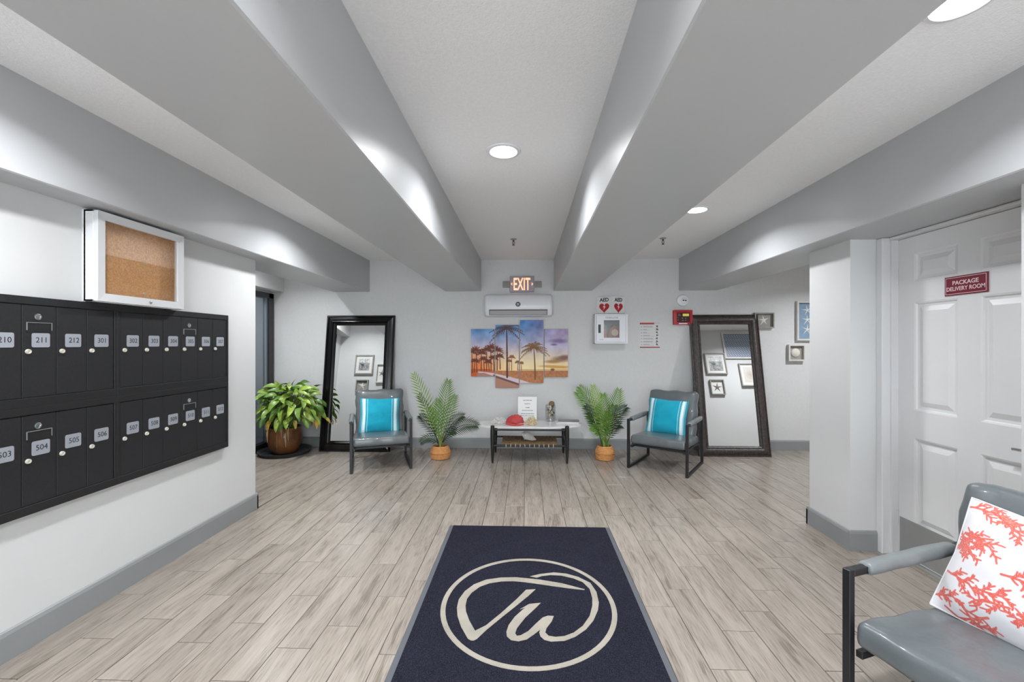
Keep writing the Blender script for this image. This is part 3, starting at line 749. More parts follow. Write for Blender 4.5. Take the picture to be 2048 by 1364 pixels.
# AED sign: two leaves meeting in a fold that stands off the wall
zq0, zq1 = bZ(627.5, 1221), bZ(594.5, 1221)
xq0, xqm, xq1 = bX(1193), onY(1222, HY, YB - .09).x, bX(1249)
aed = thing('aed_sign', 'V shaped white AED sign with two red hearts above the defibrillator cabinet', 'sign', ((xq0 + xq1) / 2, YB, zq0))
M_paper = mat('paper_white', srgb(222, 220, 218), .6)
for (A, B) in (((xq0, YB - .004), (xqm, YB - .09)), ((xqm, YB - .09), (xq1, YB - .004))):
    A = Vector((*A, 0)); B = Vector((*B, 0)); d = (B - A).normalized(); nrm = Vector((d.y, -d.x, 0)); Lw = (B - A).length; mid = (A + B) / 2
    def on(u, v, off, A=A, d=d, nrm=nrm): return A + d * u + nrm * off + Vector((0, 0, v))
    lf = obj('sign_leaf', MB().prism([(0, zq0), (Lw, zq0), (Lw, zq1), (0, zq1)], lambda p: on(p[0], p[1], 0), lambda p: on(p[0], p[1], .002)), M_paper, aed)
    hh = zq1 - zq0; cx_, cz_ = Lw * .54, zq0 + hh * .36
    heart = []
    for q in range(28):
        a = 2 * math.pi * q / 28
        heart.append((cx_ + .0045 * hh / .22 * 16 * math.sin(a) ** 3 * .95, cz_ + .0045 * hh / .22 * (13 * math.cos(a) - 5 * math.cos(2 * a) - 2 * math.cos(3 * a) - math.cos(4 * a))))
    obj('heart', MB().prism(heart, lambda p: on(p[0], p[1], .002), lambda p: on(p[0], p[1], .0032)), M_red, aed)
    s_ = hh * .16
    bolt = [(cx_ + .25 * s_, cz_ + 1.2 * s_), (cx_ - .55 * s_, cz_ + .1 * s_), (cx_ - .05 * s_, cz_ + .1 * s_), (cx_ - .35 * s_, cz_ - 1.0 * s_), (cx_ + .55 * s_, cz_ + .35 * s_), (cx_ + .05 * s_, cz_ + .35 * s_)]
    obj('lightning_bolt', MB().prism(bolt, lambda p: on(p[0], p[1], .0032), lambda p: on(p[0], p[1], .0042)), M_paper, aed)
    me = text_mesh('AED', hh * .30, .0006, .95, bold=.0022)
    rot = Matrix.Translation(on(Lw * .54, zq0 + hh * .81, .0026)) @ Euler((R(90), 0, math.atan2(d.y, d.x))).to_matrix().to_4x4()
    me.transform(rot); obj('lettering', me, M_ink, aed)

# AED cabinet
yk = YB - .16
kx0, kx1 = onY(1190, 660, yk).x, onY(1256, 660, yk).x; kz0, kz1 = onY(1222, 687.5, yk).z, onY(1222, 628, yk).z
kab = thing('aed_cabinet', 'white wall cabinet holding a red defibrillator behind glass', 'cabinet', ((kx0 + kx1) / 2, YB, kz0))
bd_ = MB()
for q in ((kx0, kx1, kz0, kz0 + .012), (kx0, kx1, kz1 - .012, kz1), (kx0, kx0 + .012, kz0, kz1), (kx1 - .012, kx1, kz0, kz1)): bd_.rbox(q[0], q[1], yk + .004, YB - .001, q[2], q[3], .003, 1)
bd_.box(kx0, kx1, YB - .012, YB - .001, kz0, kz1)
obj('case', bd_, M_whitemetal, kab)
dx0, dx1, dzz0, dzz1 = kx0 + .018, kx1 - .030, kz0 + .020, kz1 - .020
wx0, wx1, wz0_, wz1_ = onY(1207.5, 660, yk).x, onY(1239, 660, yk).x, onY(1222, 675.5, yk).z, onY(1222, 640.5, yk).z
dd = MB()
for q in ((dx0, wx0, dzz0, dzz1), (wx1, dx1, dzz0, dzz1), (wx0, wx1, dzz0, wz0_), (wx0, wx1, wz1_, dzz1)): dd.box(q[0], q[1], yk - .004, yk + .012, q[2], q[3])
cd = obj('door', dd, M_white, kab)
obj('front_rim', MB().box(kx0 + .002, dx0 - .003, yk, yk + .014, kz0 + .002, kz1 - .002).box(dx1 + .003, kx1 - .002, yk, yk + .014, kz0 + .002, kz1 - .002).box(dx0 - .003, dx1 + .003, yk, yk + .014, kz0 + .002, dzz0 - .003).box(dx0 - .003, dx1 + .003, yk, yk + .014, dzz1 + .003, kz1 - .002), M_whitemetal, kab)
obj('glass', MB().box(wx0 - .004, wx1 + .004, yk + .002, yk + .005, wz0_ - .004, wz1_ + .004), glass_mat('cabinet_glass', (.9, .92, .92, 1), .08), kab)
obj('interior_panel', MB().box(kx0 + .013, kx1 - .013, YB - .015, YB - .012, kz0 + .013, kz1 - .013), mat('cabinet_inside', srgb(112, 116, 120), .7), kab)
hxA, hxB = onY(1196.5, 660, yk).x, onY(1201.5, 660, yk).x; hzA, hzB = onY(1222, 666, yk).z, onY(1222, 649, yk).z
obj('handle', MB().rbox(hxA, hxB, yk - .008, yk - .003, hzA, hzB, .002, 1).box(hxA + .006, hxA + .010, yk - .014, yk - .006, hzA + .01, hzB - .01), M_blackmetal, kab)
lettering('lettering', 'DEFIBRILLATOR', .030, ((wx0 + wx1) / 2, yk - .0045, onY(1222, 635.5, yk).z), ROT_BACK, mat('print_grey', srgb(110, 112, 124), .6), kab, extrude=.0005, xs=.78)
lettering('small_print', 'ALARM', .016, (onY(1203, 682, yk).x, yk - .0045, onY(1203, 679.5, yk).z), ROT_BACK, M_inklight, kab, extrude=.0005)
bgc = Vector(((wx0 + wx1) / 2, 0, wz0_))
bag = thing('defibrillator_bag', 'red defibrillator bag inside the white wall cabinet', 'defibrillator', (bgc.x, YB - .07, kz0 + .013))
def lump(cx_, rx, rz, top, y0, y1):
    n = 20; out = [(cx_ - rx, kz0 + .014)] + [(cx_ - rx * math.cos(math.pi * q / n), kz0 + .014 + top * math.sin(math.pi * q / n) ** .7) for q in range(n + 1)] + [(cx_ + rx, kz0 + .014)]
    return MB().prism(out, lambda p: (p[0], y0, p[1]), lambda p: (p[0], y1, p[1]))
wv = wx1 - wx0
obj('pouch', lump(wx0 + wv * .0, wv * .27, 0, (wz1_ - wz0_) * .66 + wz0_ - kz0, YB - .10, YB - .02), mat('bag_red', srgb(158, 36, 40), .6), bag)
obj('case_shell', lump(wx0 + wv * .72, wv * .36, 0, (wz1_ - wz0_) * .66 + wz0_ - kz0, YB - .13, YB - .02), mat('bag_red2', srgb(150, 62, 52), .5), bag)
obj('label_panel', MB().lathe([(.001, 0), (wv * .22, 0), (wv * .22, .003), (.001, .003)], 18, (wx0 + wv * .74, YB - .131, wz0_ + (wz1_ - wz0_) * .30), 'y'), mat('bag_beige', srgb(206, 176, 146), .6), bag)

# instruction poster
ypo = YB - .004
px0, px1, pz0, pz1 = bX(1279.5), bX(1319.5), bZ(695.5, 1300), bZ(645.5, 1300)
po = thing('instruction_poster', 'white instruction sheet with red bands beside the defibrillator cabinet', 'poster', ((px0 + px1) / 2, YB, pz0))
P = Paint(120, 150, (214, 213, 211))
P.rect(0, 0, 86, 10, (176, 62, 62)); P.rect(86, 0, 120, 6, (196, 195, 193)); P.rect(0, 144, 120, 150, (160, 52, 52))
rg = random.Random(5)
for k in range(7):
    y = 22 + k * 18
    P.ell((10, y + 2), 3, 3, (150, 150, 152), .3)
    P.rect(19, y - 1, 19 + rg.choice((24, 40, 58)), y + 2, (150, 150, 154)); P.rect(19, y + 4, 19 + rg.choice((40, 60, 66)), y + 6, (176, 176, 178))
    for q in range(5): P.seg((96 + rg.uniform(0, 14), y - 6 + rg.uniform(0, 13)), (96 + rg.uniform(0, 14), y - 6 + rg.uniform(0, 13)), 1.2, .8, (52, 52, 54))
    P.ell((102, y - 3), 3.2, 3.2, (60, 60, 62), .3)
obj('sheet', MB().box(px0, px1, ypo + .0005, YB - .001, pz0, pz1), M_paper, po)
obj('print', print_mesh('print', P.lin(), lambda u, v: (px0 + (px1 - px0) * u, ypo, pz0 + (pz1 - pz0) * v)), print_mat('poster_print', .45), po)

# round strobe
rs = onY(1366, 600.5, YB - .03)
st = thing('alarm_strobe', 'round white fire alarm strobe above the red panel', 'fire alarm', (rs.x, YB, rs.z))
obj('base', MB().lathe([(.078, 0.001), (.078, .016), (.072, .030), (.060, .036), (.001, .037)], 36, (rs.x, YB, rs.z), 'y'), M_white, st, True)
obj('lens_dome', MB().lathe([(.038, .034), (.036, .046), (.022, .056), (.001, .058)], 24, (rs.x + .012, YB, rs.z - .006), 'y'), mat('strobe_lens', srgb(232, 232, 232), .1, coat=.5), st, True)
obj('sounder_slot', MB().rbox(rs.x - .014, rs.x + .008, YB - .061, YB - .054, rs.z - .012, rs.z + .004, .003, 1).rbox(rs.x + .016, rs.x + .036, YB - .060, YB - .050, rs.z - .014, rs.z + .001, .003, 1), M_ink, st)

# red annunciator panel
yn = YB - .05
nx0, nx1, nz0, nz1 = onY(1347.5, 635, yn).x, onY(1385.5, 635, yn).x, onY(1366, 649.5, yn).z, onY(1366, 620, yn).z
an = thing('fire_alarm_panel', 'red fire alarm annunciator with yellow display beside the right mirror', 'fire alarm', ((nx0 + nx1) / 2, YB, nz0))
obj('box', MB().rbox(nx0, nx1, yn, YB - .001, nz0, nz1, .005, 2), M_red, an, True)
nw, nh = nx1 - nx0, nz1 - nz0
obj('keypad', MB().box(nx0 + nw * .16, nx0 + nw * .86, yn - .002, yn, nz0 + nh * .17, nz0 + nh * .82), mat('keypad_dark', srgb(52, 24, 24), .4), an)
obj('display', MB().rbox(nx0 + nw * .47, nx0 + nw * .80, yn - .004, yn - .001, nz0 + nh * .58, nz0 + nh * .75, .002, 1), mat('display_yellow', srgb(206, 190, 92), .4, emit=.25), an)
kk = MB()
for a, b, c, d in ((.21, .46, .03, .04), (.21, .31, .03, .04), (.43, .42, .05, .06), (.60, .42, .05, .05), (.43, .28, .10, .03), (.60, .28, .06, .03), (.22, .62, .16, .02), (.22, .70, .14, .02)):
    kk.box(nx0 + nw * a, nx0 + nw * (a + c), yn - .0035, yn - .0018, nz0 + nh * b, nz0 + nh * (b + d))
obj('buttons', kk, mat('button_pale', srgb(178, 150, 140), .5), an)
obj('label_strip', MB().rbox(nx0 + nw * .27, nx0 + nw * .72, yn - .003, yn - .0005, nz0 + nh * .045, nz0 + nh * .115, .001, 1), M_white, an)

# ================================================================== PICTURES
def starfish_mb(cx_, cz_, r, y, h=.008, rot=0.0, wid=.30):
    n = 5; vs = [(cx_, y - h, cz_)]; 
    for k in range(10):
        a = math.pi / 2 + rot + k * math.pi / 5; q = r if k % 2 == 0 else r * wid
        vs.append((cx_ + q * math.cos(a), y - (.001 if k % 2 == 0 else .0015), cz_ + q * math.sin(a)))
    o = len(vs)
    vs += [(v[0], y + .001, v[2]) for v in vs[1:]]
    fs = [(0, 1 + k, 1 + (k + 1) % 10) for k in range(10)] + [(1 + k, 1 + (k + 1) % 10, o + (k + 1) % 10, o + k) for k in range(10)] + [tuple(o + k for k in range(10))]
    return MB().add(vs, fs)
M_frame_grey = mat('frame_greywash', srgb(150, 146, 140), .6, var=.12, vscale=30)
M_frame_lip = mat('frame_pale', srgb(206, 204, 200), .5, var=.05, vscale=20)
M_linen = mat('linen_backing', srgb(150, 146, 140), .85, var=.1, vscale=200)
M_star = mat('starfish_white', srgb(232, 230, 226), .7, bump=.3, bscale=300)
def photo_print(seed, kind):
    P = Paint(64, 64, (190, 190, 190)); rg = random.Random(seed)
    if kind == 'waves':
        P = Paint(120, 104, (196, 202, 210))
        for k in range(17):
            y = 2 + k * 6.2
            for x in range(0, 120, 3):
                P.seg((x, y + 1.6 * math.sin(x * .55 + k)), (x + 3, y + 1.6 * math.sin((x + 3) * .55 + k)), 1.5, 1.5, (92, 106, 130), .6)
    elif kind == 'beach':
        for y in range(64): P.a[y, :] = 150 + 50 * (y < 22) + 18 * math.sin(y * .9)
        P.a += (P.noise(36, 5, seed) + P.noise(20, 2.2, seed + 1))[..., None]
        P.ell((42, 34), 9, 5, (66, 66, 68), .3); P.seg((49, 32), (55, 28), 2.2, 1.2, (66, 66, 68)); P.seg((41, 38), (41, 50), .8, .8, (60, 60, 60)); P.seg((45, 38), (46, 50), .8, .8, (60, 60, 60))
    elif kind == 'shell':
        P = Paint(64, 64, (208, 202, 196)); P.a += P.noise(8, 3, seed)[..., None]
        for r_ in (20, 15, 10, 5): P.ell((34, 34), r_, r_ * .9, (150 + r_ * 2, 142 + r_ * 2, 134 + r_ * 2), .1, .7); P.ell((35, 35), r_ - 2, r_ * .9 - 2, (206, 198, 190), .1, .8)
    return P.lin()
def picture(label, x0_, x1_, z0_, z1_, wally, face, kind, depth=.04, fw_=.02, fmat=None, matw=0.0, cat='picture', name='picture_frame', group=None):
    w_, h = abs(x1_ - x0_), z1_ - z0_
    t = thing(name, label, cat, ((x0_ + x1_) / 2, wally - face * .002, z0_), 0 if face > 0 else math.pi, group)
    X0, X1 = -w_ / 2, w_ / 2
    mb = MB(); f_ = fmat or M_frame_grey
    o4 = [(X0, 0), (X1, 0), (X1, h), (X0, h)]; i4 = [(X0 + fw_, fw_), (X1 - fw_, fw_), (X1 - fw_, h - fw_), (X0 + fw_, h - fw_)]
    for k in range(4):
        A, B, C, D = o4[k], o4[(k + 1) % 4], i4[(k + 1) % 4], i4[k]
        vs = [(A[0], 0, A[1]), (B[0], 0, B[1]), (C[0], 0, C[1]), (D[0], 0, D[1]), (A[0], -depth, A[1]), (B[0], -depth, B[1]), (C[0], -depth, C[1]), (D[0], -depth, D[1])]
        mb.add(vs, [(0, 1, 2, 3), (4, 5, 6, 7), (0, 1, 5, 4), (1, 2, 6, 5), (2, 3, 7, 6), (3, 0, 4, 7)])
    obj('frame', mb, f_, t, False, False)
    ix0, ix1, iz0, iz1 = X0 + fw_, X1 - fw_, fw_, h - fw_
    if kind in ('waves', 'beach', 'shell'):
        if matw:
            obj('mat_board', MB().box(ix0, ix1, -depth * .55, -.002, iz0, iz1), M_paper, t, False, False)
        a, b, c, d = ix0 + matw, ix1 - matw, iz0 + matw, iz1 - matw
        yq = -depth * .55 - .001
        obj('print', print_mesh('print', photo_print(len(label), kind), lambda u, v: (a + (b - a) * u, yq, c + (d - c) * v)), print_mat('photo_print', .4), t, False, False)
    elif kind == 'blue3':
        obj('backing', MB().box(ix0, ix1, -.012, -.002, iz0, iz1), mat('backing_blue', srgb(126, 150, 172), .7, var=.08, vscale=20), t, False, False)
        for k in range(3):
            obj('starfish', starfish_mb(0.0, iz0 + (iz1 - iz0) * (.8 - .27 * k), (ix1 - ix0) * .32, -.012, .008, .2 - .15 * k, .16), M_star, t, False, False)
    else:
        obj('backing', MB().box(ix0, ix1, -.008, -.002, iz0, iz1), M_linen if kind != 'lightstar' else M_paper, t, False, False)
        if kind in ('star', 'lightstar'):
            obj('starfish', starfish_mb(0, (iz0 + iz1) / 2, min(ix1 - ix0, iz1 - iz0) * .42, -.008, .014, .1, .28), M_star if kind == 'star' else mat('starfish_grey', srgb(128, 122, 116), .7), t, False, False)
        else:
            r_ = min(ix1 - ix0, iz1 - iz0) * .33
            mb = MB().lathe([(r_, 0), (r_ * .95, .012), (r_ * .7, .022), (r_ * .3, .027), (.001, .028)], 24, (-.004, -.008, (iz0 + iz1) / 2), 'y')
            obj('sand_dollar', mb, mat('shell_cream', srgb(214, 208, 198), .7, bump=.4, bscale=80), t, True, False)
    return t
pf = YB - .045
def pic_back(label, pa, pb, ta, tb, kind, **k):
    A, B = onY(pa, tb, pf), onY(pb, ta, pf)
    return picture(label, A.x, B.x, A.z, B.z, YB, 1, kind, **k)
pic_back('shadow box with one white starfish beside the right mirror', 1510, 1549, 625, 656, 'star', depth=.045, fw_=.014)
pic_back('tall blue shadow box with three white starfish by the white pier', 1595, 1640, 602, 681, 'blue3', depth=.04, fw_=.022, fmat=M_frame_lip)
pic_back('square shadow box with a round shell by the white pier', 1578, 1611, 689, 722, 'sanddollar', depth=.045, fw_=.018, fmat=M_frame_lip)

# ================================================================== LEANING MIRRORS
def mirror(name, label, xa, xb, yb_, Ltop, fw_, fm, step, rzt=0.0):
    """stands on the floor at yb_, its top back edge rests on the wall"""
    th = .05
    lean = math.asin((YB - yb_ - th * .9) / Ltop)
    t = thing(name, label, 'mirror', ((xa + xb) / 2, yb_, 0.002 + th * math.sin(lean) * 0), rzt, rx=-lean)
    t.location.z = th * math.sin(lean) * .0 + .003
    w_ = xb - xa
    X0, X1 = -w_ / 2, w_ / 2
    # moulded profile: (distance from outer edge, height towards viewer)
    if step == 'fluted': prof = [(0, 0), (0, .030), (.010, .040), (.022, .040), (.028, .026), (.05, .030), (.075, .046), (.09, .046), (.095, .034), (.105, .040), (fw_ - .006, .028), (fw_, .016), (fw_, .0)]
    else: prof = [(0, 0), (0, .024), (.012, .030), (.018, .022), (.045, .040), (.07, .044), (.09, .036), (.098, .026), (.106, .032), (fw_ - .006, .024), (fw_, .014), (fw_, .0)]
    for k in range(4):
        mb = MB(); vs = []
        c4 = [(X0, 0), (X1, 0), (X1, Ltop), (X0, Ltop)]
        A, B = c4[k], c4[(k + 1) % 4]
        dirs = [(1, 1), (-1, 1), (-1, -1), (1, -1)]
        for (c_, d_) in ((A, dirs[k]), (B, dirs[(k + 1) % 4])):
            vs += [(c_[0] + d_[0] * a, th - .008 - h_2, c_[1] + d_[1] * a) for a, h_2 in prof]
        n = len(prof)
        mb.add(vs, [(i, (i + 1) % n, n + (i + 1) % n, n + i) for i in range(n)] + [tuple(range(n)), tuple(range(n, 2 * n))])
        obj('frame_rail', mb, fm, t, True, False)
    obj('mirror_glass', MB().box(X0 + fw_ - .004, X1 - fw_ + .004, th - .020, th - .014, fw_ - .004, Ltop - fw_ + .004), M_mirror, t, False, False)
    obj('backing', MB().box(X0 + .02, X1 - .02, th - .010, th - .003, .02, Ltop - .02), M_blackmetal, t, False, False)
    return t, lean, th
M_mirror = mat('mirror_silver', (.90, .91, .91, 1), .008, metal=1.0)
M_blackwood = mat('black_lacquer', srgb(15, 14, 15), .2, var=.15, vscale=12)
M_bronze = mat('dark_bronze_leather', srgb(58, 50, 48), .38, var=.55, vscale=34, bump=.5, bscale=60)
mlx0, mlx1, mly = onZ(640, 901).x, onZ(640, 901).x + .93, 5.50
mirL = mirror('floor_mirror', 'glossy black framed mirror leaning behind the left chair', mlx0 + .01, mlx0 + .94, mly, 1.80, .135, M_blackwood, 'fluted')
mrx0, mrx1, mry = onZ(1400, 914).x, onZ(1543, 914).x, 5.41
mirR = mirror('floor_mirror', 'dark bronze mottled mirror leaning behind the right chair', mrx0 + .0, mrx1, mry, 1.815, .13, M_bronze, 'scoop')
def reflect(px, py, mir, wally):
    t, lean, th = mir
    n = Vector((0, -math.cos(lean), -math.sin(-lean) * -1)); n = Vector((0, -math.cos(lean), math.sin(lean)))
    # face of the glass: local y = th-.020
    p0 = Vector(t.location) + Matrix.Rotation(-lean, 3, 'X') @ Vector((0, th - .020, 1.0))
    d = ray(px, py); s = (p0 - CAM).dot(n) / d.dot(n); hit = CAM + d * s
    r = d - n * 2 * d.dot(n); u = (wally - hit.y) / r.y
    return hit + r * u
def pic_refl(label, pa, pb, ta, tb, mir, wally, kind, **k):
    q = [reflect(x, y, mir, wally) for x, y in ((pa, (ta + tb) / 2), (pb, (ta + tb) / 2), ((pa + pb) / 2, tb), ((pa + pb) / 2, ta))]
    return picture(label, min(q[0].x, q[1].x), max(q[0].x, q[1].x), q[2].z, q[3].z, wally, -1, kind, **k)
pic_refl('framed beach photograph with a bird, reflected in the left mirror', 711, 747.5, 710.5, 749, mirL, YLC, 'beach', matw=.05, fw_=.022, depth=.03)
pic_refl('small starfish shadow box below the beach photograph reflected in the left mirror', 712.5, 737, 760, 784, mirL, YLC, 'star', fw_=.018)
pic_refl('narrow white shadow box at the right edge of the left mirror reflection', 753, 775, 728, 766, mirL, YLC, 'lightstar', fw_=.02, fmat=M_frame_lip)
pic_refl('white framed blue wave pattern print reflected in the right mirror', 1445, 1504, 666, 718, mirR, YP1, 'waves', fw_=.03, fmat=M_frame_lip, depth=.03)
pic_refl('framed sandpiper photograph reflected in the right mirror', 1410, 1451, 707, 749, mirR, YP1, 'beach', matw=.045, fw_=.02, depth=.035)
pic_refl('small pale starfish box below the sandpiper photograph reflected in the right mirror', 1420, 1448, 760, 790, mirR, YP1, 'lightstar', fw_=.016)
pic_refl('framed shell drawing at the right of the right mirror reflection', 1479, 1520, 728, 773, mirR, YP1, 'shell', matw=.05, fw_=.018, depth=.04)

# ================================================================== ENTRANCE MAT WITH EMBLEM
def mp(cx_, cy_): return onZ(760 + cx_ / 3.3032, 1030 + cy_ / 3.3032)
m_x0, m_x1, m_y1 = -.588, .626, 3.29; m_y0 = m_y1 - 1.86
rug = thing('entrance_mat', 'dark navy entrance mat with a cream circular emblem', 'mat', ((m_x0 + m_x1) / 2, (m_y0 + m_y1) / 2, 0))
def pile_mat(name, c, c2):
    m = mat(name, c, .95, var=.18, vscale=7, bump=1.0, bscale=420, sheen=0.0, spec=.1); N = m.node_tree.nodes; L = m.node_tree.links
    p = N['Principled BSDF']; old = p.inputs['Base Color'].links[0].from_socket
    tc = N.new('ShaderNodeTexCoord'); n = N.new('ShaderNodeTexNoise'); n.inputs['Scale'].default_value = 380; n.inputs['Detail'].default_value = 2
    L.new(tc.outputs['Object'], n.inputs['Vector'])
    mr = N.new('ShaderNodeMapRange'); mr.inputs['From Min'].default_value = .45; mr.inputs['From Max'].default_value = .68; L.new(n.outputs['Fac'], mr.inputs['Value'])
    mx = N.new('ShaderNodeMix'); mx.data_type = 'RGBA'; L.new(mr.outputs[0], mx.inputs['Factor']); L.new(old, mx.inputs[6]); mx.inputs[7].default_value = c2
    L.new(mx.outputs[2], p.inputs['Base Color']); return m
M_navy = pile_mat('mat_pile_navy', srgb(31, 31, 43), srgb(66, 66, 82))
M_cream = pile_mat('mat_pile_cream', srgb(186, 178, 164), srgb(206, 199, 187))
obj('pile', MB().rbox(m_x0 + .028, m_x1 - .028, m_y0 + .028, m_y1 - .004, .001, .009, .003, 1), M_navy, rug)
obj('rubber_edge', MB().rbox(m_x0, m_x0 + .03, m_y0, m_y1, .0005, .006, .002, 1).rbox(m_x1 - .03, m_x1, m_y0, m_y1, .0005, .006, .002, 1).rbox(m_x0 + .03, m_x1 - .03, m_y0, m_y0 + .03, .0005, .006, .002, 1)
    .rbox(m_x0 + .03, m_x1 - .03, m_y1 - .006, m_y1, .0005, .006, .002, 1), mat('rubber_grey', srgb(82, 84, 90), .7), rug)
ring_pts = [mp(*q) for q in ((975, 298), (1010, 1047), (388, 625), (1592, 690))]
rcx, rcy = (ring_pts[2].x + ring_pts[3].x) / 2, (ring_pts[0].y + ring_pts[1].y) / 2
rrx, rry = (ring_pts[3].x - ring_pts[2].x) / 2 * .985, (ring_pts[0].y - ring_pts[1].y) / 2
rw = .026; n = 72; vs = []; fs = []
for k in range(n):
    a = 2 * math.pi * k / n
    for q, z in ((0, .0088), (0, .0102), (rw, .0102), (rw, .0088)):
        vs.append((rcx + (rrx - q) * math.cos(a), rcy + (rry - q) * math.sin(a), z))
for k in range(n):
    for q in range(4): fs.append((k * 4 + q, k * 4 + (q + 1) % 4, ((k + 1) % n) * 4 + (q + 1) % 4, ((k + 1) % n) * 4 + q))
obj('emblem_ring', MB().add(vs, fs), M_cream, rug)
st1 = [(1352, 502), (1200, 462), (1050, 437), (900, 422), (800, 424), (700, 438), (620, 470), (560, 515), (520, 570), (508, 625), (512, 680), (535, 750), (580, 830), (600, 842), (618, 843), (640, 833),
       (700, 775), (800, 692), (900, 612), (980, 546), (1028, 502), (965, 505), (900, 570), (800, 660), (700, 742), (628, 778), (590, 710), (568, 650), (565, 610), (575, 565), (605, 525), (660, 485), (720, 463), (800, 450), (880, 448), (960, 455), (1060, 469), (1160, 484), (1260, 497), (1350, 507)]
st2 = [(925, 635), (985, 600), (1062, 592), (1030, 625), (960, 690), (905, 760), (893, 795), (905, 812), (930, 808), (980, 780), (1030, 730), (1075, 690), (1110, 678), (1148, 680), (1135, 715), (1100, 760), (1092, 790), (1115, 812), (1160, 819), (1220, 813),
       (1280, 790), (1340, 745), (1385, 680), (1403, 610), (1402, 560), (1385, 500), (1340, 455), (1280, 430), (1200, 411), (1130, 407), (1070, 414), (1035, 425), (990, 416), (1060, 400), (1150, 390), (1230, 398), (1310, 420), (1390, 460), (1430, 520), (1446, 590), (1440, 640), (1410, 710), (1360, 770), (1290, 818), (1220, 845), (1130, 850), (1085, 838), (1060, 815), (1052, 790), (1058, 770),
       (1020, 800), (970, 835), (915, 848), (865, 840), (838, 815), (835, 785), (850, 740), (890, 685), (940, 640), (962, 624)]
for s_ in (st1, st2):
    poly = [tuple(mp(*q)[:2]) for q in s_]
    obj('emblem_stroke', MB().prism(poly, lambda p: (p[0], p[1], .0088), lambda p: (p[0], p[1], .0104)), M_cream, rug)

# ================================================================== ARMCHAIRS
M_leather = mat('grey_leather', srgb(93, 99, 102), .33, var=.07, vscale=9, bump=.35, bscale=14, coat=.3)
M_leather2 = mat('grey_leather_arm', srgb(112, 117, 119), .42, var=.06, vscale=14, bump=.15, bscale=20)
M_chairmetal = mat('chair_frame_black', srgb(26, 26, 28), .42)
def soft_box(W_, D_, H2, r, wob, seed, nx=22, ny=18):
    """cushion: a rounded slab with a crowned top, soft edges and slight puckers; base at z=0"""
    bm = bmesh.new(); bmesh.ops.create_cube(bm, size=1)
    for v in bm.verts: v.co = Vector((v.co.x * W_, v.co.y * D_, (v.co.z + .5) * H2))
    bmesh.ops.bevel(bm, geom=list(bm.edges), offset=r, segments=3, profile=.5, affect='EDGES')
    bmesh.ops.subdivide_edges(bm, edges=[e for e in bm.edges if e.calc_length() > .12], cuts=9, use_grid_fill=True)
    rg = random.Random(seed); ph = [rg.uniform(0, 6) for _ in range(4)]
    for v in bm.verts:
        x, y, z = v.co.x / (W_ / 2), v.co.y / (D_ / 2), v.co.z / H2
        crown = (1 - x ** 4) * (1 - y ** 4)
        v.co.z += crown * wob * (1 if z > .5 else -.35) * (.9 + .25 * math.sin(5 * x + ph[0]) * math.sin(4 * y + ph[1]))
        v.co.x += .006 * math.sin(9 * y + ph[2]) * abs(x) ** 4; v.co.y += .006 * math.sin(8 * x + ph[3]) * abs(y) ** 4
    bm.verts.index_update()
    mb = MB().add([v.co.copy() for v in bm.verts], [[v.index for v in f.verts] for f in bm.faces]); bm.free(); return mb
def xf(mb, M):
    mb.v = [tuple(M @ Vector(v)) for v in mb.v]; return mb
CW, CD, CH = .66, .70, .555
def armchair(label, loc, rz):
    t = thing('armchair', label, 'armchair', (loc[0], loc[1], 0), rz, 'grey leather armchairs with black metal frames')
    b = .028; hx, hy = CW / 2 - b / 2, CD / 2 - b / 2
    for sx_ in (-1, 1):
        for sy_ in (-1, 1):
            obj('leg', MB().rbox(sx_ * hx - b / 2, sx_ * hx + b / 2, sy_ * hy - b / 2, sy_ * hy + b / 2, .001, CH, .002, 1), M_chairmetal, t, False, False)
        obj('runner', MB().rbox(sx_ * hx - b / 2, sx_ * hx + b / 2, -hy + b / 2, hy - b / 2, .001, b, .002, 1), M_chairmetal, t, False, False)
        obj('arm_rail', MB().rbox(sx_ * hx - b / 2, sx_ * hx + b / 2, -hy + b / 2, hy - b / 2, CH - b, CH - .001, .002, 1), M_chairmetal, t, False, False)
        obj('arm_pad', xf(soft_box(.052, CD - .16, .045, .018, .006, 3), Matrix.Translation((sx_ * hx, .015, CH - .036))), M_leather2, t, 'all', False)
        obj('seat_bar', MB().rbox(sx_ * (hx - .03) - .012, sx_ * (hx - .03) + .012, -hy + .01, hy - .01, .236, .262, .002, 1), M_chairmetal, t, False, False)
    obj('cross_bar', MB().rbox(-hx, hx, -hy + .09, -hy + .115, .235, .260, .002, 1), M_chairmetal, t, False, False)
    obj('cross_bar', MB().rbox(-hx, hx, hy - .10, hy - .075, .18, .21, .002, 1), M_chairmetal, t, False, False)
    Ms = Matrix.Translation((0, -.045, .262)) @ Matrix.Rotation(R(-4.0), 4, 'X')
    obj('seat_cushion', xf(soft_box(CW - .068, CD - .09, .095, .028, .014, 1), Ms), M_leather, t, 'all', False)
    Mb = Matrix.Translation((0, CD / 2 - .165, .30)) @ Matrix.Rotation(R(-14), 4, 'X') @ Matrix.Rotation(R(90), 4, 'X') @ Matrix.Translation((0, .275, -.055))
    obj('back_cushion', xf(soft_box(CW - .10, .55, .105, .036, .016, 2), Mb), M_leather, t, 'all', False)
    obj('back_frame', xf(MB().rbox(-.23, -.205, .0, .022, .0, .46, .002, 1).rbox(.205, .23, .0, .022, .0, .46, .002, 1).rbox(-.23, .23, .0, .022, .43, .455, .002, 1), Matrix.Translation((0, CD / 2 - .105, .24)) @ Matrix.Rotation(R(-14), 4, 'X')), M_chairmetal, t, False, False)
    return t
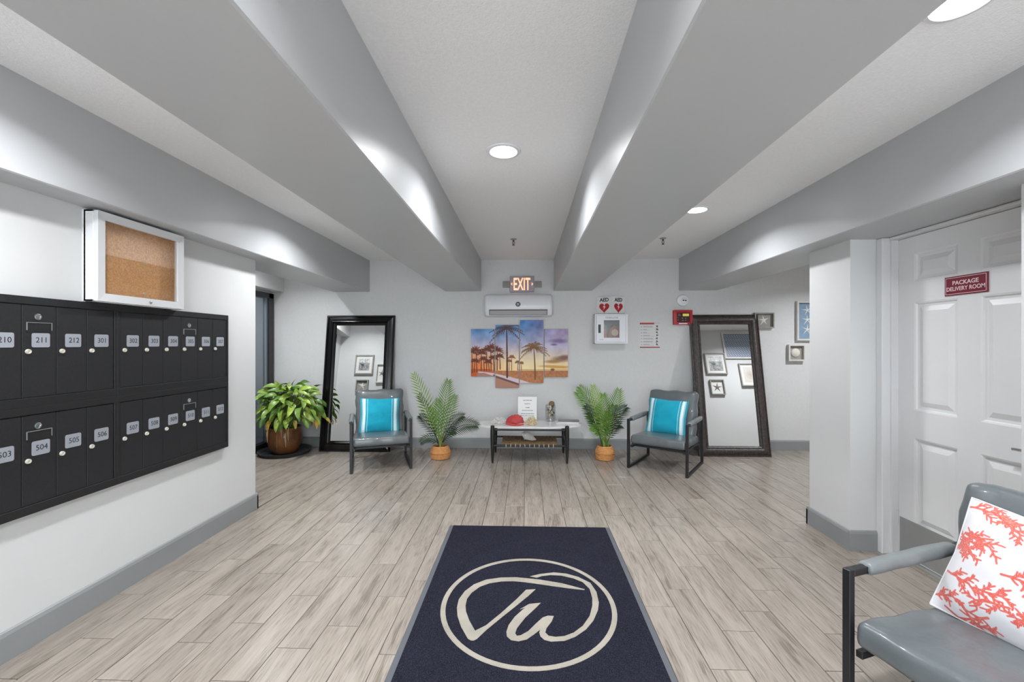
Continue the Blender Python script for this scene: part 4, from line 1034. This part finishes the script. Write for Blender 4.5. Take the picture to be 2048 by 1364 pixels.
def chair_pose(pA, pB):
    """front legs' floor points, left then right as the sitter's front is seen"""
    u = (pB - pA).normalized(); f = Vector((u.y, -u.x, 0)); mid = (pA + pB) / 2
    return mid - f * (CD / 2 - .014), math.atan2(u.y, u.x), u, f
cL, rL, uL, fL = chair_pose(onZ(702, 948), onZ(822, 937))
cR, rR, uR, fR = chair_pose(onZ(1253, 935), onZ(1379, 957))
armchair('grey leather armchair with turquoise pillow in front of the glossy black mirror', cL, rL)
armchair('grey leather armchair with turquoise pillow in front of the bronze mirror', cR, rR)
pN, qN = onZ(1697, 1137, CH), onZ(1900, 1090, CH)
bk = (qN - pN); bk.z = 0; bk.normalize(); fN = -bk; uN = Vector((-fN.y, fN.x, 0))
cN = Vector((pN.x, pN.y, 0)) - fN * (CD / 2 - .014) + uN * (CW / 2 - .014); rN = math.atan2(uN.y, uN.x)
armchair('large grey leather armchair in the near right corner with the coral pillow', cN, rN)

# ------------------------------------------------------------------ pillows
def pillow(name, label, chair, rz, off, size, thick, img, m, tilt, roll=0.0, pinch=.10, wr=1.0, group=None):
    h, w_, _ = img.shape; n = max(h, w_)
    t = thing(name, label, 'pillow', (0, 0, 0), 0, group)
    Mx = Matrix.Translation(chair) @ Matrix.Rotation(rz, 4, 'Z') @ Matrix.Translation(off) @ Matrix.Rotation(R(tilt), 4, 'X') @ Matrix.Rotation(R(roll), 4, 'Y')
    t.location = Mx.translation; t.rotation_euler = Mx.to_euler()
    S, SH = size[0] / 2, size[1] / 2
    def surf(side):
        def f(u, v):
            a, b_ = 2 * u - 1, 2 * v - 1
            k = (1 - abs(a) ** 2.6) * (1 - abs(b_) ** 2.6)
            th = thick * max(k, 0) ** .82
            sx_ = 1 - pinch * (1 - abs(b_)) * abs(a) ** 2 * .6; sz_ = 1 - pinch * (1 - abs(a)) * abs(b_) ** 2 * .6
            wv = .004 * wr * math.sin(7 * b_ + 3 * a * a) * k
            return (a * S * sx_, side * (th + wv), SH + b_ * SH * sz_)
        return f
    o = obj('front', print_mesh('front', img, surf(-1)), m, t, False, False)
    o.data.polygons.foreach_set('use_smooth', [True] * len(o.data.polygons))
    im2 = img[::4, ::4][:, ::-1]
    o2 = obj('back', print_mesh('back', im2, lambda u, v: surf(1)(u, v)), m, t, False, False)
    o2.data.polygons.foreach_set('use_smooth', [True] * len(o2.data.polygons))
    pts = [surf(-1)(u, v) for u, v in [(i / 24, 0) for i in range(24)] + [(1, i / 24) for i in range(24)] + [(1 - i / 24, 1) for i in range(24)] + [(0, 1 - i / 24) for i in range(25)]]
    obj('seam', MB().tube(pts, .0035, 5, False), mat('seam_' + label[:9], tuple(np.median(img.reshape(-1, 3), axis=0)), .8), t, True, False)
    return t
def paint_turq(seed):
    P = Paint(100, 72, (24, 158, 184)); P.a += P.noise(5, 12, seed)[..., None]
    for side in (0, 1):
        def r(a, b, c):
            x0_, x1_ = (a, b) if side == 0 else (100 - b, 100 - a)
            P.rect(x0_, 0, x1_, 72, c)
        r(0, 4, (64, 150, 168)); r(4, 7, (150, 205, 214)); r(7, 13, (222, 238, 240)); r(13, 14, (120, 190, 204)); r(14, 16, (60, 158, 178)); r(18, 19.2, (196, 228, 234))
    for q in range(72):
        for x in list(range(4, 13)) + list(range(87, 96)):
            P.a[q, x] += (((q * 7 + x * 3) % 5) - 2) * 7
    return P.lin()
M_turq = print_mat('turquoise_cotton', .8, sheen=.2, bump=.5, spec=.2)
pillow('throw_pillow', 'turquoise striped pillow on the chair by the glossy black mirror', cL, rL, (-.015, .055, .35), (.45, .41), .075, paint_turq(1), M_turq, -17, 2, group='turquoise striped pillows')
pillow('throw_pillow', 'turquoise striped pillow on the chair by the bronze mirror', cR, rR, (-.03, .055, .35), (.45, .41), .075, paint_turq(2), M_turq, -17, 2, group='turquoise striped pillows')
def paint_coral():
    N_ = 210; P = Paint(N_, N_, (214, 212, 216)); rg = random.Random(11)
    red, pale = (200, 74, 64), (226, 146, 134)
    segs = []; seeds = []
    def branch(x, y, an, L_, wd, depth):
        for q in range(4):
            nx_, ny_ = x + math.cos(an) * L_ / 4, y + math.sin(an) * L_ / 4
            segs.append(((x, y), (nx_, ny_), wd)); x, y = nx_, ny_; an += rg.uniform(-.2, .2)
            if depth > 0:
                s_ = 1 if q % 2 else -1
                branch(x, y, an + s_ * rg.uniform(.45, .75), L_ * rg.uniform(.38, .55), wd * .85, depth - 1)
                if rg.random() < .35: branch(x, y, an - s_ * rg.uniform(.5, .9), L_ * rg.uniform(.2, .35), wd * .8, 0)
    for gy in range(5):
        for gx in range(5):
            x, y = (gx + .15 + .5 * (gy % 2) * .6) * 44 + rg.uniform(-8, 8), (gy + .4) * 43 + rg.uniform(-8, 8)
            branch(x - 8, y, rg.choice((-.7, .3, .6, -.2, 2.6, 3.6)) + rg.uniform(-.3, .3), rg.uniform(34, 48), 1.7, 2 if rg.random() < .8 else 1)
    for p, q, wd in segs: P.seg(p, q, wd, wd * .9, red, .6)
    for p, q, wd in segs: P.seg(p, q, wd * .25, wd * .2, pale, .5, .7)
    return P.lin()
M_coralp = print_mat('coral_print_cotton', .85, sheen=.2, bump=.25, spec=.2)
pillow('throw_pillow', 'white pillow with red coral branch print on the near right armchair', cN, rN, (-.055, .060, .345), (.45, .455), .072, paint_coral(), M_coralp, -22, 6)

# ================================================================== COFFEE TABLE
TA, TB, TC = onZ(985, 926), onZ(1134, 927), onZ(1126, 906)
ty0, ty1 = TA.y, TC.y; tx0, tx1 = TA.x, TB.x; tcx = (tx0 + tx1) / 2; tcy = (ty0 + ty1) / 2
TZ = .425
tb = thing('coffee_table', 'low table with a pale stone top, black turned legs and woven shelf', 'table', (tcx, tcy, 0))
M_ebony = mat('ebonised_wood', srgb(18, 17, 16), .42, var=.2, vscale=18)
M_marble = mat('pale_stone', srgb(214, 213, 211), .25, var=.10, vscale=7, coat=.2)
for x in (tx0, tx1):
    for y in (ty0, ty1):
        obj('leg', MB().lathe([(.010, .001), (.014, .04), (.021, .18), (.025, .30), (.025, .385), (.022, TZ + (.014 if y == ty0 else -.022)), (.016, TZ + (.018 if y == ty0 else -.020))], 16, (x, y, 0)), M_ebony, tb, True)
tl = MB(); npt = 48; outl = []
for k in range(npt):
    a = 2 * math.pi * k / npt; ca, sa_ = math.cos(a), math.sin(a)
    outl.append((tcx - .02 + .66 * math.copysign(abs(ca) ** .9, ca) * (1 + .015 * math.sin(3 * a)), tcy + .235 * math.copysign(abs(sa_) ** .85, sa_) * (1 + .04 * math.sin(5 * a + 1))))
obj('table_top', tl.prism(outl, lambda p: (p[0], p[1], TZ - .022), lambda p: (p[0], p[1], TZ)), M_marble, tb)
for y in (ty0, ty1):
    obj('top_rail', MB().tube([(tx0, y, TZ - .034), (tx1, y, TZ - .034)], .011, 10), M_ebony, tb, True)
    obj('shelf_rail', MB().tube([(tx0, y, .205), (tx1, y, .205)], .012, 10), M_ebony, tb, True)
for x in (tx0, tx1):
    obj('end_rail', MB().tube([(x, ty0, TZ - .034), (x, ty1, TZ - .034)], .011, 10), M_ebony, tb, True)
    obj('end_rail', MB().tube([(x, ty0, .23), (x, ty1, .23)], .011, 10), M_ebony, tb, True)
M_rush = mat('rush_brown', srgb(118, 96, 72), .85, var=.3, vscale=40, random_var=.15)
M_rope = mat('pale_cord', srgb(206, 190, 164), .8)
wx_0, wx_1 = tx0 + .10, tx1 - .10
sh = obj('woven_shelf', MB().box(wx_0 + .01, wx_1 - .01, ty0 + .02, ty1 - .02, .200, .203), mat('rush_dark', srgb(72, 56, 44), .9), tb)
nst = 14
for k in range(nst):
    y = ty0 + .03 + (ty1 - ty0 - .06) * k / (nst - 1)
    pts = [(wx_0 + (wx_1 - wx_0) * q / 28, y, .2065 + .004 * (1 if (q + k) % 2 else -1)) for q in range(29)]
    obj('rush_strand', MB().tube(pts, .0085, 6), M_rush, sh, True)
for k in range(11):
    x = wx_0 + .06 + (wx_1 - wx_0 - .12) * k / 10
    pts = [(x, ty0 + .03, .212)] + [(x, ty0 + .0165 * math.cos(a) , .205 + .0165 * math.sin(a)) for a in [R(70 + 28 * q) for q in range(8)]]
    obj('cord_loop', MB().tube(pts, .0036, 6), M_rope, sh, True)
ctop = lambda px, py: onZ(px, py, TZ)

# things on the table
def coral_cluster(name, label, px, py, rx, rz, c, n, seed, rr, cat='coral', spread=1.0):
    b = ctop(px, py); t = thing(name, label, cat, (b.x, b.y, TZ)); rg = random.Random(seed)
    m = mat(name + '_' + str(seed), c, .75, var=.15, vscale=60, bump=.3, bscale=200)
    obj('base_lump', MB().lathe([(rx * .5, .001), (rx * .58, rz * .12), (rx * .42, rz * .34), (rx * .2, rz * .46), (.001, rz * .5)], 18), m, t, True, False)
    for k in range(n):
        a = k * 2.39996; e_ = math.acos(1 - (k + .5) / n * .98); d = Vector((math.cos(a) * math.sin(e_), math.sin(a) * math.sin(e_), math.cos(e_)))
        L_ = rg.uniform(.8, 1.08)
        tip = Vector((d.x * rx * L_ * spread, d.y * rx * .8 * L_, max(d.z * rz * L_, rz * .12) + .004))
        p0 = Vector((d.x * rx * .3, d.y * rx * .25, rz * .2)); mid = (p0 + tip) / 2 + Vector((rg.uniform(-1, 1), rg.uniform(-1, 1), rg.uniform(0, 1))) * rx * .08
        mb = MB().tube([p0, mid, tip], [rr * 1.2, rr, rr * .55], 6)
        for q in range(2):
            e2 = mid + (tip - mid) * rg.uniform(.2, .6); f2 = e2 + Vector((rg.uniform(-1, 1), rg.uniform(-1, 1), rg.uniform(-.2, 1))).normalized() * rx * .22
            f2.z = max(f2.z, .006); mb.tube([e2, f2], [rr * .8, rr * .5], 5)
        obj('branch', mb, m, t, True, False)
    return t
coral_cluster('white_coral', 'spiky white coral at the left end of the coffee table', 999, 847, .095, .075, srgb(214, 211, 208), 40, 1, .0075)
coral_cluster('barnacle_cluster', 'cream barnacle cluster in front of the paper sign', 1063, 850, .085, .10, srgb(200, 184, 150), 40, 2, .0105)
# red shell: ribbed fan
b = ctop(1029.5, 850.5)
shl = thing('red_seashell', 'large red ribbed seashell on the coffee table', 'seashell', (b.x, b.y, TZ + .004))
vs = []; fs = []; na, nr = 34, 10
for i in range(nr + 1):
    r_ = i / nr
    for j in range(na + 1):
        a = math.pi * j / na; rib = 1 + .035 * math.sin(j * math.pi * 34 / na / 2.0 * 1.0) * r_
        x = -math.cos(a) * .108 * r_ * rib + .012 * (1 - r_); z = .012 + .104 * (math.sin(a) ** .75) * r_ * rib * (1 - .12 * math.cos(a))
        y = .05 - .11 * (1 - r_ ** 2) * (.35 + .65 * math.sin(a)) + .012 * math.cos(j * math.pi)
        vs.append((x, y * 1.0, z))
for i in range(nr):
    for j in range(na): fs.append((i * (na + 1) + j, i * (na + 1) + j + 1, (i + 1) * (na + 1) + j + 1, (i + 1) * (na + 1) + j))
me = MB().add(vs, fs).mesh('valve', 'all')
o = obj('valve', me, mat('shell_red', srgb(196, 72, 72), .5, var=.2, vscale=30), shl, 'all', False)
md = o.modifiers.new('thick', 'SOLIDIFY'); md.thickness = .006
obj('shell_lip', MB().tube([(-.112, .03, .008), (-.06, -.03, .012), (0, -.05, .010), (.06, -.045, .008), (.105, .0, .006)], [.006, .011, .013, .010, .006], 8), mat('shell_lip', srgb(196, 52, 50), .45), shl, True, False)
# paper sign in acrylic stand
yS = tcy + .10
s0, s1 = onY(1036, 820, yS), onY(1073.5, 820, yS); sz1 = onY(1055, 793.5, yS).z
sg = thing('sign_holder', 'white printed notice standing on the coffee table', 'sign', ((s0.x + s1.x) / 2, yS, TZ))
obj('sheet', MB().box(s0.x, s1.x, yS, yS + .003, TZ + .004, sz1), M_paper, sg)
obj('stand_foot', MB().box(s0.x, s1.x, yS - .03, yS + .05, TZ + .0005, TZ + .004), glass_mat('acrylic', (.95, .97, .97, 1), .1), sg)
P = Paint(90, 108, (228, 228, 228)); rg = random.Random(9)
for y, wd, hh2 in ((16, 40, 5), (31, 26, 5), (47, 18, 4), (60, 52, 4), (74, 60, 4), (83, 62, 2.5)):
    x = 45 - wd / 2
    while x < 45 + wd / 2:
        q = rg.uniform(2.2, 4); P.rect(x, y - hh2 / 2 + rg.uniform(-.5, .5), x + q * .7, y + hh2 / 2, (136, 136, 138), .9); x += q
obj('print', print_mesh('print', P.lin(), lambda u, v: (s0.x + (s1.x - s0.x) * u, yS - .0006, TZ + .004 + (sz1 - TZ - .004) * v)), print_mat('notice_print', .5), sg)
# glass vase with shells
vb = ctop(1101, 842)
vz = thing('glass_vase', 'clear glass vase filled with shells and driftwood', 'vase', (vb.x, vb.y, TZ))
M_gl = glass_mat('vase_glass', (.90, .91, .91, 1), .10)
vr, vh = .064, .205
obj('glass', MB().lathe([(.001, .001), (vr, .001), (vr, vh), (vr - .004, vh), (vr - .004, .03), (.001, .03)], 28), M_gl, vz, True, False)
rg = random.Random(21)
for k in range(34):
    a = rg.uniform(0, 6.28); r_ = vr * .62 * math.sqrt(rg.random()); z = .045 + .145 * rg.random()
    c_ = Vector((r_ * math.cos(a), r_ * math.sin(a), z)); d = Vector((rg.uniform(-1, 1), rg.uniform(-1, 1), rg.uniform(-1, 1))).normalized() * rg.uniform(.012, .024)
    pts = [c_ - d, c_ + Vector((rg.uniform(-1, 1), rg.uniform(-1, 1), rg.uniform(-1, 1))) * .006, c_ + d]
    col_ = rg.choice((srgb(214, 198, 172), srgb(120, 98, 72), srgb(232, 222, 206), srgb(86, 70, 52)))
    sobj = obj('shell', MB().tube(pts, [.004, .0105, .003], 7), mat('vase_shell_%d' % int(col_[0] * 1000), col_, .7), None, True)
    sobj.location = (vb.x, vb.y, TZ); tag(sobj, 'small shell or driftwood bit packed inside the glass vase', 'shell', 'shells inside the glass vase')
topb = thing('dried_pod', 'brown dried pod sticking out of the glass vase', 'dried pod', (vb.x + .016, vb.y, TZ + .18))
mpod = mat('pod_brown', srgb(126, 102, 72), .85, var=.4, vscale=70, bump=.8, bscale=120)
obj('pod', MB().lathe([(.012, .0), (.030, .012), (.038, .035), (.033, .058), (.018, .070), (.001, .073)], 14), mpod, topb, True, False)
obj('stem', MB().tube([(0, 0, .005), (-.01, 0, -.06), (-.018, .005, -.13)], .004, 6), mat('pod_stem', srgb(190, 174, 146), .8), topb, True, False)
# magazines at the right end
mg = ctop(1130, 846)
for k, (dx, dy, rzz, c, w_, d_, h_2, lab) in enumerate(((.02, .0, 4, srgb(214, 214, 214), .28, .20, .008, 'white magazine at the bottom of the stack beside the glass vase'), (.05, .03, -6, srgb(128, 128, 130), .26, .19, .010, 'grey folded newspaper on top of the white magazine'))):
    t = thing('magazine', lab, 'magazine', (mg.x + dx, mg.y + dy + .03, TZ + (.0005 if k == 0 else .0092)), R(rzz), 'papers on the coffee table')
    obj('cover', MB().rbox(-w_ / 2, w_ / 2, -d_ / 2, d_ / 2, h_2 * .85, h_2, .0006, 1), mat('magazine_cover_%d' % k, c, .4, var=.12, vscale=14), t, False, False)
    obj('pages', MB().box(-w_ / 2 + .002, w_ / 2 - .002, -d_ / 2 + .002, d_ / 2 - .002, 0.0, h_2 * .85), M_paper, t, False, False)
# conch on the shelf
cq = onZ(1056, 888, .215); cq.y = tcy
cch = thing('white_conch', 'white conch shell lying on the woven shelf', 'seashell', (cq.x, cq.y, .217))
M_conch = mat('conch_white', srgb(208, 206, 202), .6, var=.12, vscale=40, bump=.5, bscale=60)
pts = [(-.085, .0, .085), (-.06, 0, .075), (-.03, 0, .062), (.0, 0, .05), (.035, 0, .038), (.07, 0, .02), (.10, 0, .008)]
obj('body_whorl', MB().tube(pts, [.006, .028, .05, .052, .040, .020, .006], 14), M_conch, cch, True, False)
for k in range(6):
    a = R(30 + 55 * k); obj('spike', MB().tube([(-.03, .035 * math.cos(a), .062 + .035 * math.sin(a)), (-.05, .062 * math.cos(a), max(.062 + .06 * math.sin(a), .006))], [.012, .002], 6), M_conch, cch, True, False)
obj('lip', MB().tube([(-.05, -.04, .05), (0, -.062, .03), (.05, -.05, .014), (.095, -.01, .006)], [.006, .012, .010, .004], 7), M_conch, cch, True, False)

# ================================================================== PALMS IN BASKETS
M_basket = mat('seagrass_basket', srgb(196, 140, 84), .8, var=.18, vscale=40)
M_basket2 = mat('seagrass_rim', srgb(178, 120, 68), .8, var=.2, vscale=60)
def palm_mat(name, c):
    return mat(name, c, .45, var=.15, vscale=8, random_var=.15)
M_frond = palm_mat('palm_green', srgb(88, 128, 36)); M_frond_d = palm_mat('palm_green_dark', srgb(38, 56, 34)); M_frond_y = palm_mat('palm_green_light', srgb(128, 160, 56))
def frond_mesh(p0, p1, p2, llen, npair, nrm, start=.22, wd=.0072, rnd=None, fold=.35):
    mb = MB(); B = lambda t: p0 * (1 - t) ** 2 + p1 * 2 * t * (1 - t) + p2 * t * t
    mb.tube([B(i / 12) for i in range(13)], [.0055 * (1 - .8 * i / 12) + .0008 for i in range(13)], 5)
    for k in range(npair):
        t = start + (1 - start) * (k + .5) / npair; p = B(t); tg = (B(min(t + .02, 1)) - B(t - .02)).normalized()
        sd = tg.cross(nrm).normalized(); up = sd.cross(tg).normalized()
        prof_ = math.sin(math.pi * (.12 + .80 * (t - start) / (1 - start))) ** .8
        for s_ in (-1, 1):
            L_ = llen * prof_ * rnd.uniform(.9, 1.08); an = 1.0 - .5 * (t - start) / (1 - start)
            d = (sd * s_ * math.sin(an) + tg * math.cos(an) + up * fold * .3).normalized()
            q1 = p + d * L_ * .45; q2 = p + d * L_ + Vector((0, 0, -.10 * L_)) - up * .12 * L_
            w_ = d.cross(up).normalized() * wd
            mb.add([p - w_ * .3, p + w_ * .3, q1 + w_, q2, q1 - w_, q1 + up * wd * .5], [(0, 1, 2, 5), (0, 5, 4), (5, 2, 3), (5, 3, 4)])
    return mb
def palm(label, base, fronds, seed, bw, bh, leafmats):
    t = thing('potted_palm', label, 'potted plant', (base.x, base.y, 0), 0, 'palms in woven baskets'); rg = random.Random(seed)
    prof_ = [(bw * .80, .001), (bw * .94, .010), (bw * 1.0, bh * .25), (bw * 1.03, bh * .46), (bw * 1.06, bh * .50), (bw * 1.02, bh * .54), (bw * .93, bh * .70), (bw * .80, bh * .90), (bw * .74, bh), (bw * .70, bh), (bw * .74, bh * .85), (bw * .6, bh * .8)]
    bk_ = obj('basket', MB().lathe(prof_, 28), M_basket, t, True, False)
    for k in range(9):     # coiled seagrass rows
        z = bh * (.07 + .105 * k); r_ = np.interp(z, [q[1] for q in prof_[:9]], [q[0] for q in prof_[:9]])
        obj('coil', MB().tube([(r_ * math.cos(a), r_ * math.sin(a), z) for a in [2 * math.pi * q / 24 for q in range(25)]], bh * .038, 5, False), M_basket if k != 4 else M_basket2, bk_, True, False)
    obj('soil', MB().lathe([(bw * .72, bh * .86), (bw * .4, bh * .9), (.001, bh * .91)], 18), mat('soil_dark', srgb(40, 30, 24), .95), t, True, False)
    for (px, py, dy, bend, ll, kind, nx_, npr) in fronds:
        tip = onY(px, py, base.y + dy) - Vector((base.x, base.y, 0)); p0 = Vector((rg.uniform(-.035, .035), rg.uniform(-.03, .03), bh * .88))
        p1 = p0 + (tip - p0) * .45 + Vector((0, 0, bend)) 
        nv = Vector((nx_, -.85, .55)).normalized()
        obj('frond', frond_mesh(p0, p1, tip, ll, npr, nv, rnd=rg), leafmats[kind], t, False, False)
    for k in range(7):
        a = rg.uniform(0, 6.28); obj('stem', MB().tube([(.02 * math.cos(a), .02 * math.sin(a), bh * .86), (.04 * math.cos(a), .03 * math.sin(a), bh + rg.uniform(.08, .18))], [.006, .004], 6), mat('palm_stem', srgb(150, 140, 84), .6), t, True, False)
lm = [M_frond, M_frond_d, M_frond_y]
pLb, pRb = onZ(881, 916), onZ(1209.5, 918)
palm('potted palm in a woven basket between the left chair and the table', pLb,
     [(827, 748, -.02, .10, 0.18, 2, .3, 17), (838, 788, .03, .08, 0.13, 1, .2, 13), (897, 762, -.05, .16, 0.18, 0, 0, 18), (911, 792, .05, .10, 0.16, 0, -.2, 15), (954, 851, -.16, .22, 0.17, 1, -.1, 18), (840, 832, -.04, .12, 0.14, 1, .4, 13),
      (876, 800, .10, .10, 0.15, 0, .1, 13), (926, 832, -.10, .18, 0.14, 1, -.2, 15), (842, 884, -.10, .14, 0.11, 1, .3, 11), (860, 815, -.12, .06, 0.13, 0, .1, 12), (910, 862, -.08, .12, 0.12, 1, -.1, 11)], 5, .118, .155, lm)
palm('potted palm in a woven basket between the table and the right chair', pRb,
     [(1154, 785, -.02, .20, 0.18, 0, .3, 18), (1160, 775, .05, .25, 0.17, 0, .2, 16), (1186, 772, -.06, .12, 0.16, 2, .1, 16), (1238, 780, .03, .06, 0.18, 0, -.2, 18), (1252, 815, -.06, .16, 0.16, 1, -.3, 16), (1178, 832, -.06, .14, 0.15, 0, .3, 15),
      (1206, 790, .08, .14, 0.16, 0, 0, 16), (1228, 812, .10, .12, 0.15, 1, -.1, 15), (1172, 812, -.10, .12, 0.16, 1, .3, 15), (1240, 850, -.08, .14, 0.13, 1, -.2, 12), (1196, 812, -.14, .10, 0.15, 0, .1, 13), (1216, 826, -.14, .10, 0.14, 0, -.1, 13), (1182, 855, -.1, .12, 0.12, 0, .2, 11)], 8, .112, .165, lm)

# ================================================================== BIG LEAFY PLANT IN THE LEFT ALCOVE
pc_ = Vector((-3.10, 5.42, 0))
try_ = tag(obj('plant_tray', MB().lathe([(.27, .001), (.285, .004), (.31, .045), (.316, .048), (.302, .044), (.278, .012), (.001, .010)], 40), mat('tray_black', srgb(58, 60, 62), .5), None, True), 'round black plastic tray under the big leafy plant', 'tray')
try_.location = (pc_.x, pc_.y, 0.0005)
pl = thing('leafy_houseplant', 'big bushy green houseplant in a glazed brown pot', 'potted plant', (pc_.x, pc_.y, .012))
M_pot = mat('glazed_brown', srgb(112, 70, 36), .28, var=.5, vscale=7, coat=.4)
obj('pot', MB().lathe([(.13, .001), (.15, .01), (.19, .09), (.208, .17), (.204, .25), (.186, .30), (.193, .313), (.196, .33), (.18, .33), (.172, .29), (.001, .28)], 40), M_pot, pl, True, False)
obj('soil', MB().lathe([(.172, .295), (.10, .303), (.001, .305)], 20), MATS['soil_dark'], pl, True, False)
def leaf_mesh(L_, W_, bend, fold, wave, seed):
    rg = random.Random(seed); vs = []; fs = []; n = 7
    for i in range(n + 1):
        t = i / n; wd = W_ * (math.sin(math.pi * min(t * .92 + .04, 1)) ** .75) * (1 - .35 * t) if 0 < i < n else (.002 if i == 0 else .0004)
        y = L_ * math.sin(bend * t) / bend if bend else L_ * t; z = -L_ * (1 - math.cos(bend * t)) / bend if bend else 0
        wv = wave * math.sin(t * 9 + seed)
        vs += [(-wd, y, z + fold * wd + wv * wd), (0, y, z), (wd, y, z + fold * wd - wv * wd)]
    for i in range(n):
        for k in range(2): fs.append((i * 3 + k, i * 3 + k + 1, i * 3 + k + 4, i * 3 + k + 3))
    return MB().add(vs, fs).mesh('leaf', 'all')
def leaf_mat(name, c, c2):
    m = bpy.data.materials.new(name); m.use_nodes = True; N = m.node_tree.nodes; L = m.node_tree.links; p = N['Principled BSDF']
    oi = N.new('ShaderNodeObjectInfo'); rp = N.new('ShaderNodeValToRGB'); L.new(oi.outputs['Random'], rp.inputs[0])
    rp.color_ramp.elements[0].color = c; rp.color_ramp.elements[1].color = c2
    tc = N.new('ShaderNodeTexCoord'); n = N.new('ShaderNodeTexNoise'); n.inputs['Scale'].default_value = 26; L.new(tc.outputs['Object'], n.inputs['Vector'])
    hs = N.new('ShaderNodeHueSaturation'); mr = N.new('ShaderNodeMapRange'); mr.inputs['From Min'].default_value = .3; mr.inputs['From Max'].default_value = .7; mr.inputs['To Min'].default_value = .7; mr.inputs['To Max'].default_value = 1.35
    L.new(n.outputs['Fac'], mr.inputs['Value']); L.new(mr.outputs[0], hs.inputs['Value']); L.new(rp.outputs[0], hs.inputs['Color']); L.new(hs.outputs[0], p.inputs['Base Color'])
    p.inputs['Roughness'].default_value = .38; p.inputs['Subsurface Weight'].default_value = 0.0
    MATS[name] = m; return m
M_leafg = leaf_mat('leaf_green', srgb(74, 112, 40), srgb(158, 182, 74)); M_leafy = leaf_mat('leaf_yellow', srgb(186, 172, 66), srgb(204, 150, 62))
variants = []
for k in range(8):
    me = leaf_mesh(.165 + .014 * (k % 4), .034 + .006 * (k % 3), .7 + .22 * (k % 5), .35 + .1 * (k % 3), .12, k); me.materials.append(M_leafg); variants.append(me)
yv = leaf_mesh(.16, .035, 1.2, .5, .2, 3); yv.materials.append(M_leafy)
rg = random.Random(4); stems = MB(); NL = 215
for k in range(NL):
    f = (k + .5) / NL; a = k * 2.39996
    el = R(86) - R(104) * f ** .85                     # from the crown to below the rim
    rad = .36 + rg.uniform(-.05, .08); shell = rg.uniform(.62, 1.0)
    pos = Vector((.07 + math.cos(a) * math.cos(el) * rad * 1.04 * shell, math.sin(a) * math.cos(el) * rad * .62 * shell, .52 + math.sin(el) * .36 * shell))
    if pos.y > .26: pos.y = .26 - rg.uniform(0, .05)
    if pos.x < -.27: pos.x = -.27 + rg.uniform(0, .08)
    low = f > .88 and rg.random() < .38
    out = Vector((math.cos(a), math.sin(a) * .7, 0)).normalized()
    dirv = (out * rg.uniform(.6, 1.1) + Vector((rg.uniform(-.5, .5), rg.uniform(-.5, .2), (.45 - 1.0 * f) + rg.uniform(-.35, .35)))).normalized()
    if dirv.y > 0 and pos.y > .1: dirv.y *= -.3
    if dirv.x < 0 and pos.x < -.15: dirv.x *= .2
    dirv.normalize()
    nv = (Vector((0, -.45, 1)) + out * .4 + Vector((rg.uniform(-.8, .8), rg.uniform(-.8, .5), 0))); sd = dirv.cross(nv).normalized(); nv = sd.cross(dirv).normalized()
    Mx = Matrix((( sd.x, dirv.x, nv.x, pos.x), (sd.y, dirv.y, nv.y, pos.y), (sd.z, dirv.z, nv.z, pos.z), (0, 0, 0, 1)))
    sc_ = rg.uniform(.72, 1.12)
    o = bpy.data.objects.new('leaf', yv if low else variants[rg.randrange(8)]); col.objects.link(o); o.parent = pl
    o.matrix_local = Mx @ Matrix.Scale(sc_, 4)
    r0 = rg.uniform(.02, .12); b0_ = Vector((math.cos(a) * r0, math.sin(a) * r0, .32))
    stems.tube([b0_, (b0_ + pos) / 2 + Vector((0, 0, .09)), pos], [.0045, .0035, .0022], 4, False)
obj('stems', stems, mat('stem_green', srgb(108, 132, 62), .5), pl, True, False)
for (dx, z0_, z1_) in ((.02, .34, .08), (.13, .33, .12), (-.10, .34, .17), (.16, .36, .20), (.08, .35, .22)):
    o = obj('dry_leaf', MB().tube([(dx, -.20, z0_), (dx + .01, -.235, (z0_ + z1_) / 2 + .03), (dx + .015, -.235, z1_)], [.005, .011, .002], 5, True, .3), mat('leaf_dry', srgb(150, 112, 76), .8), pl, True, False)
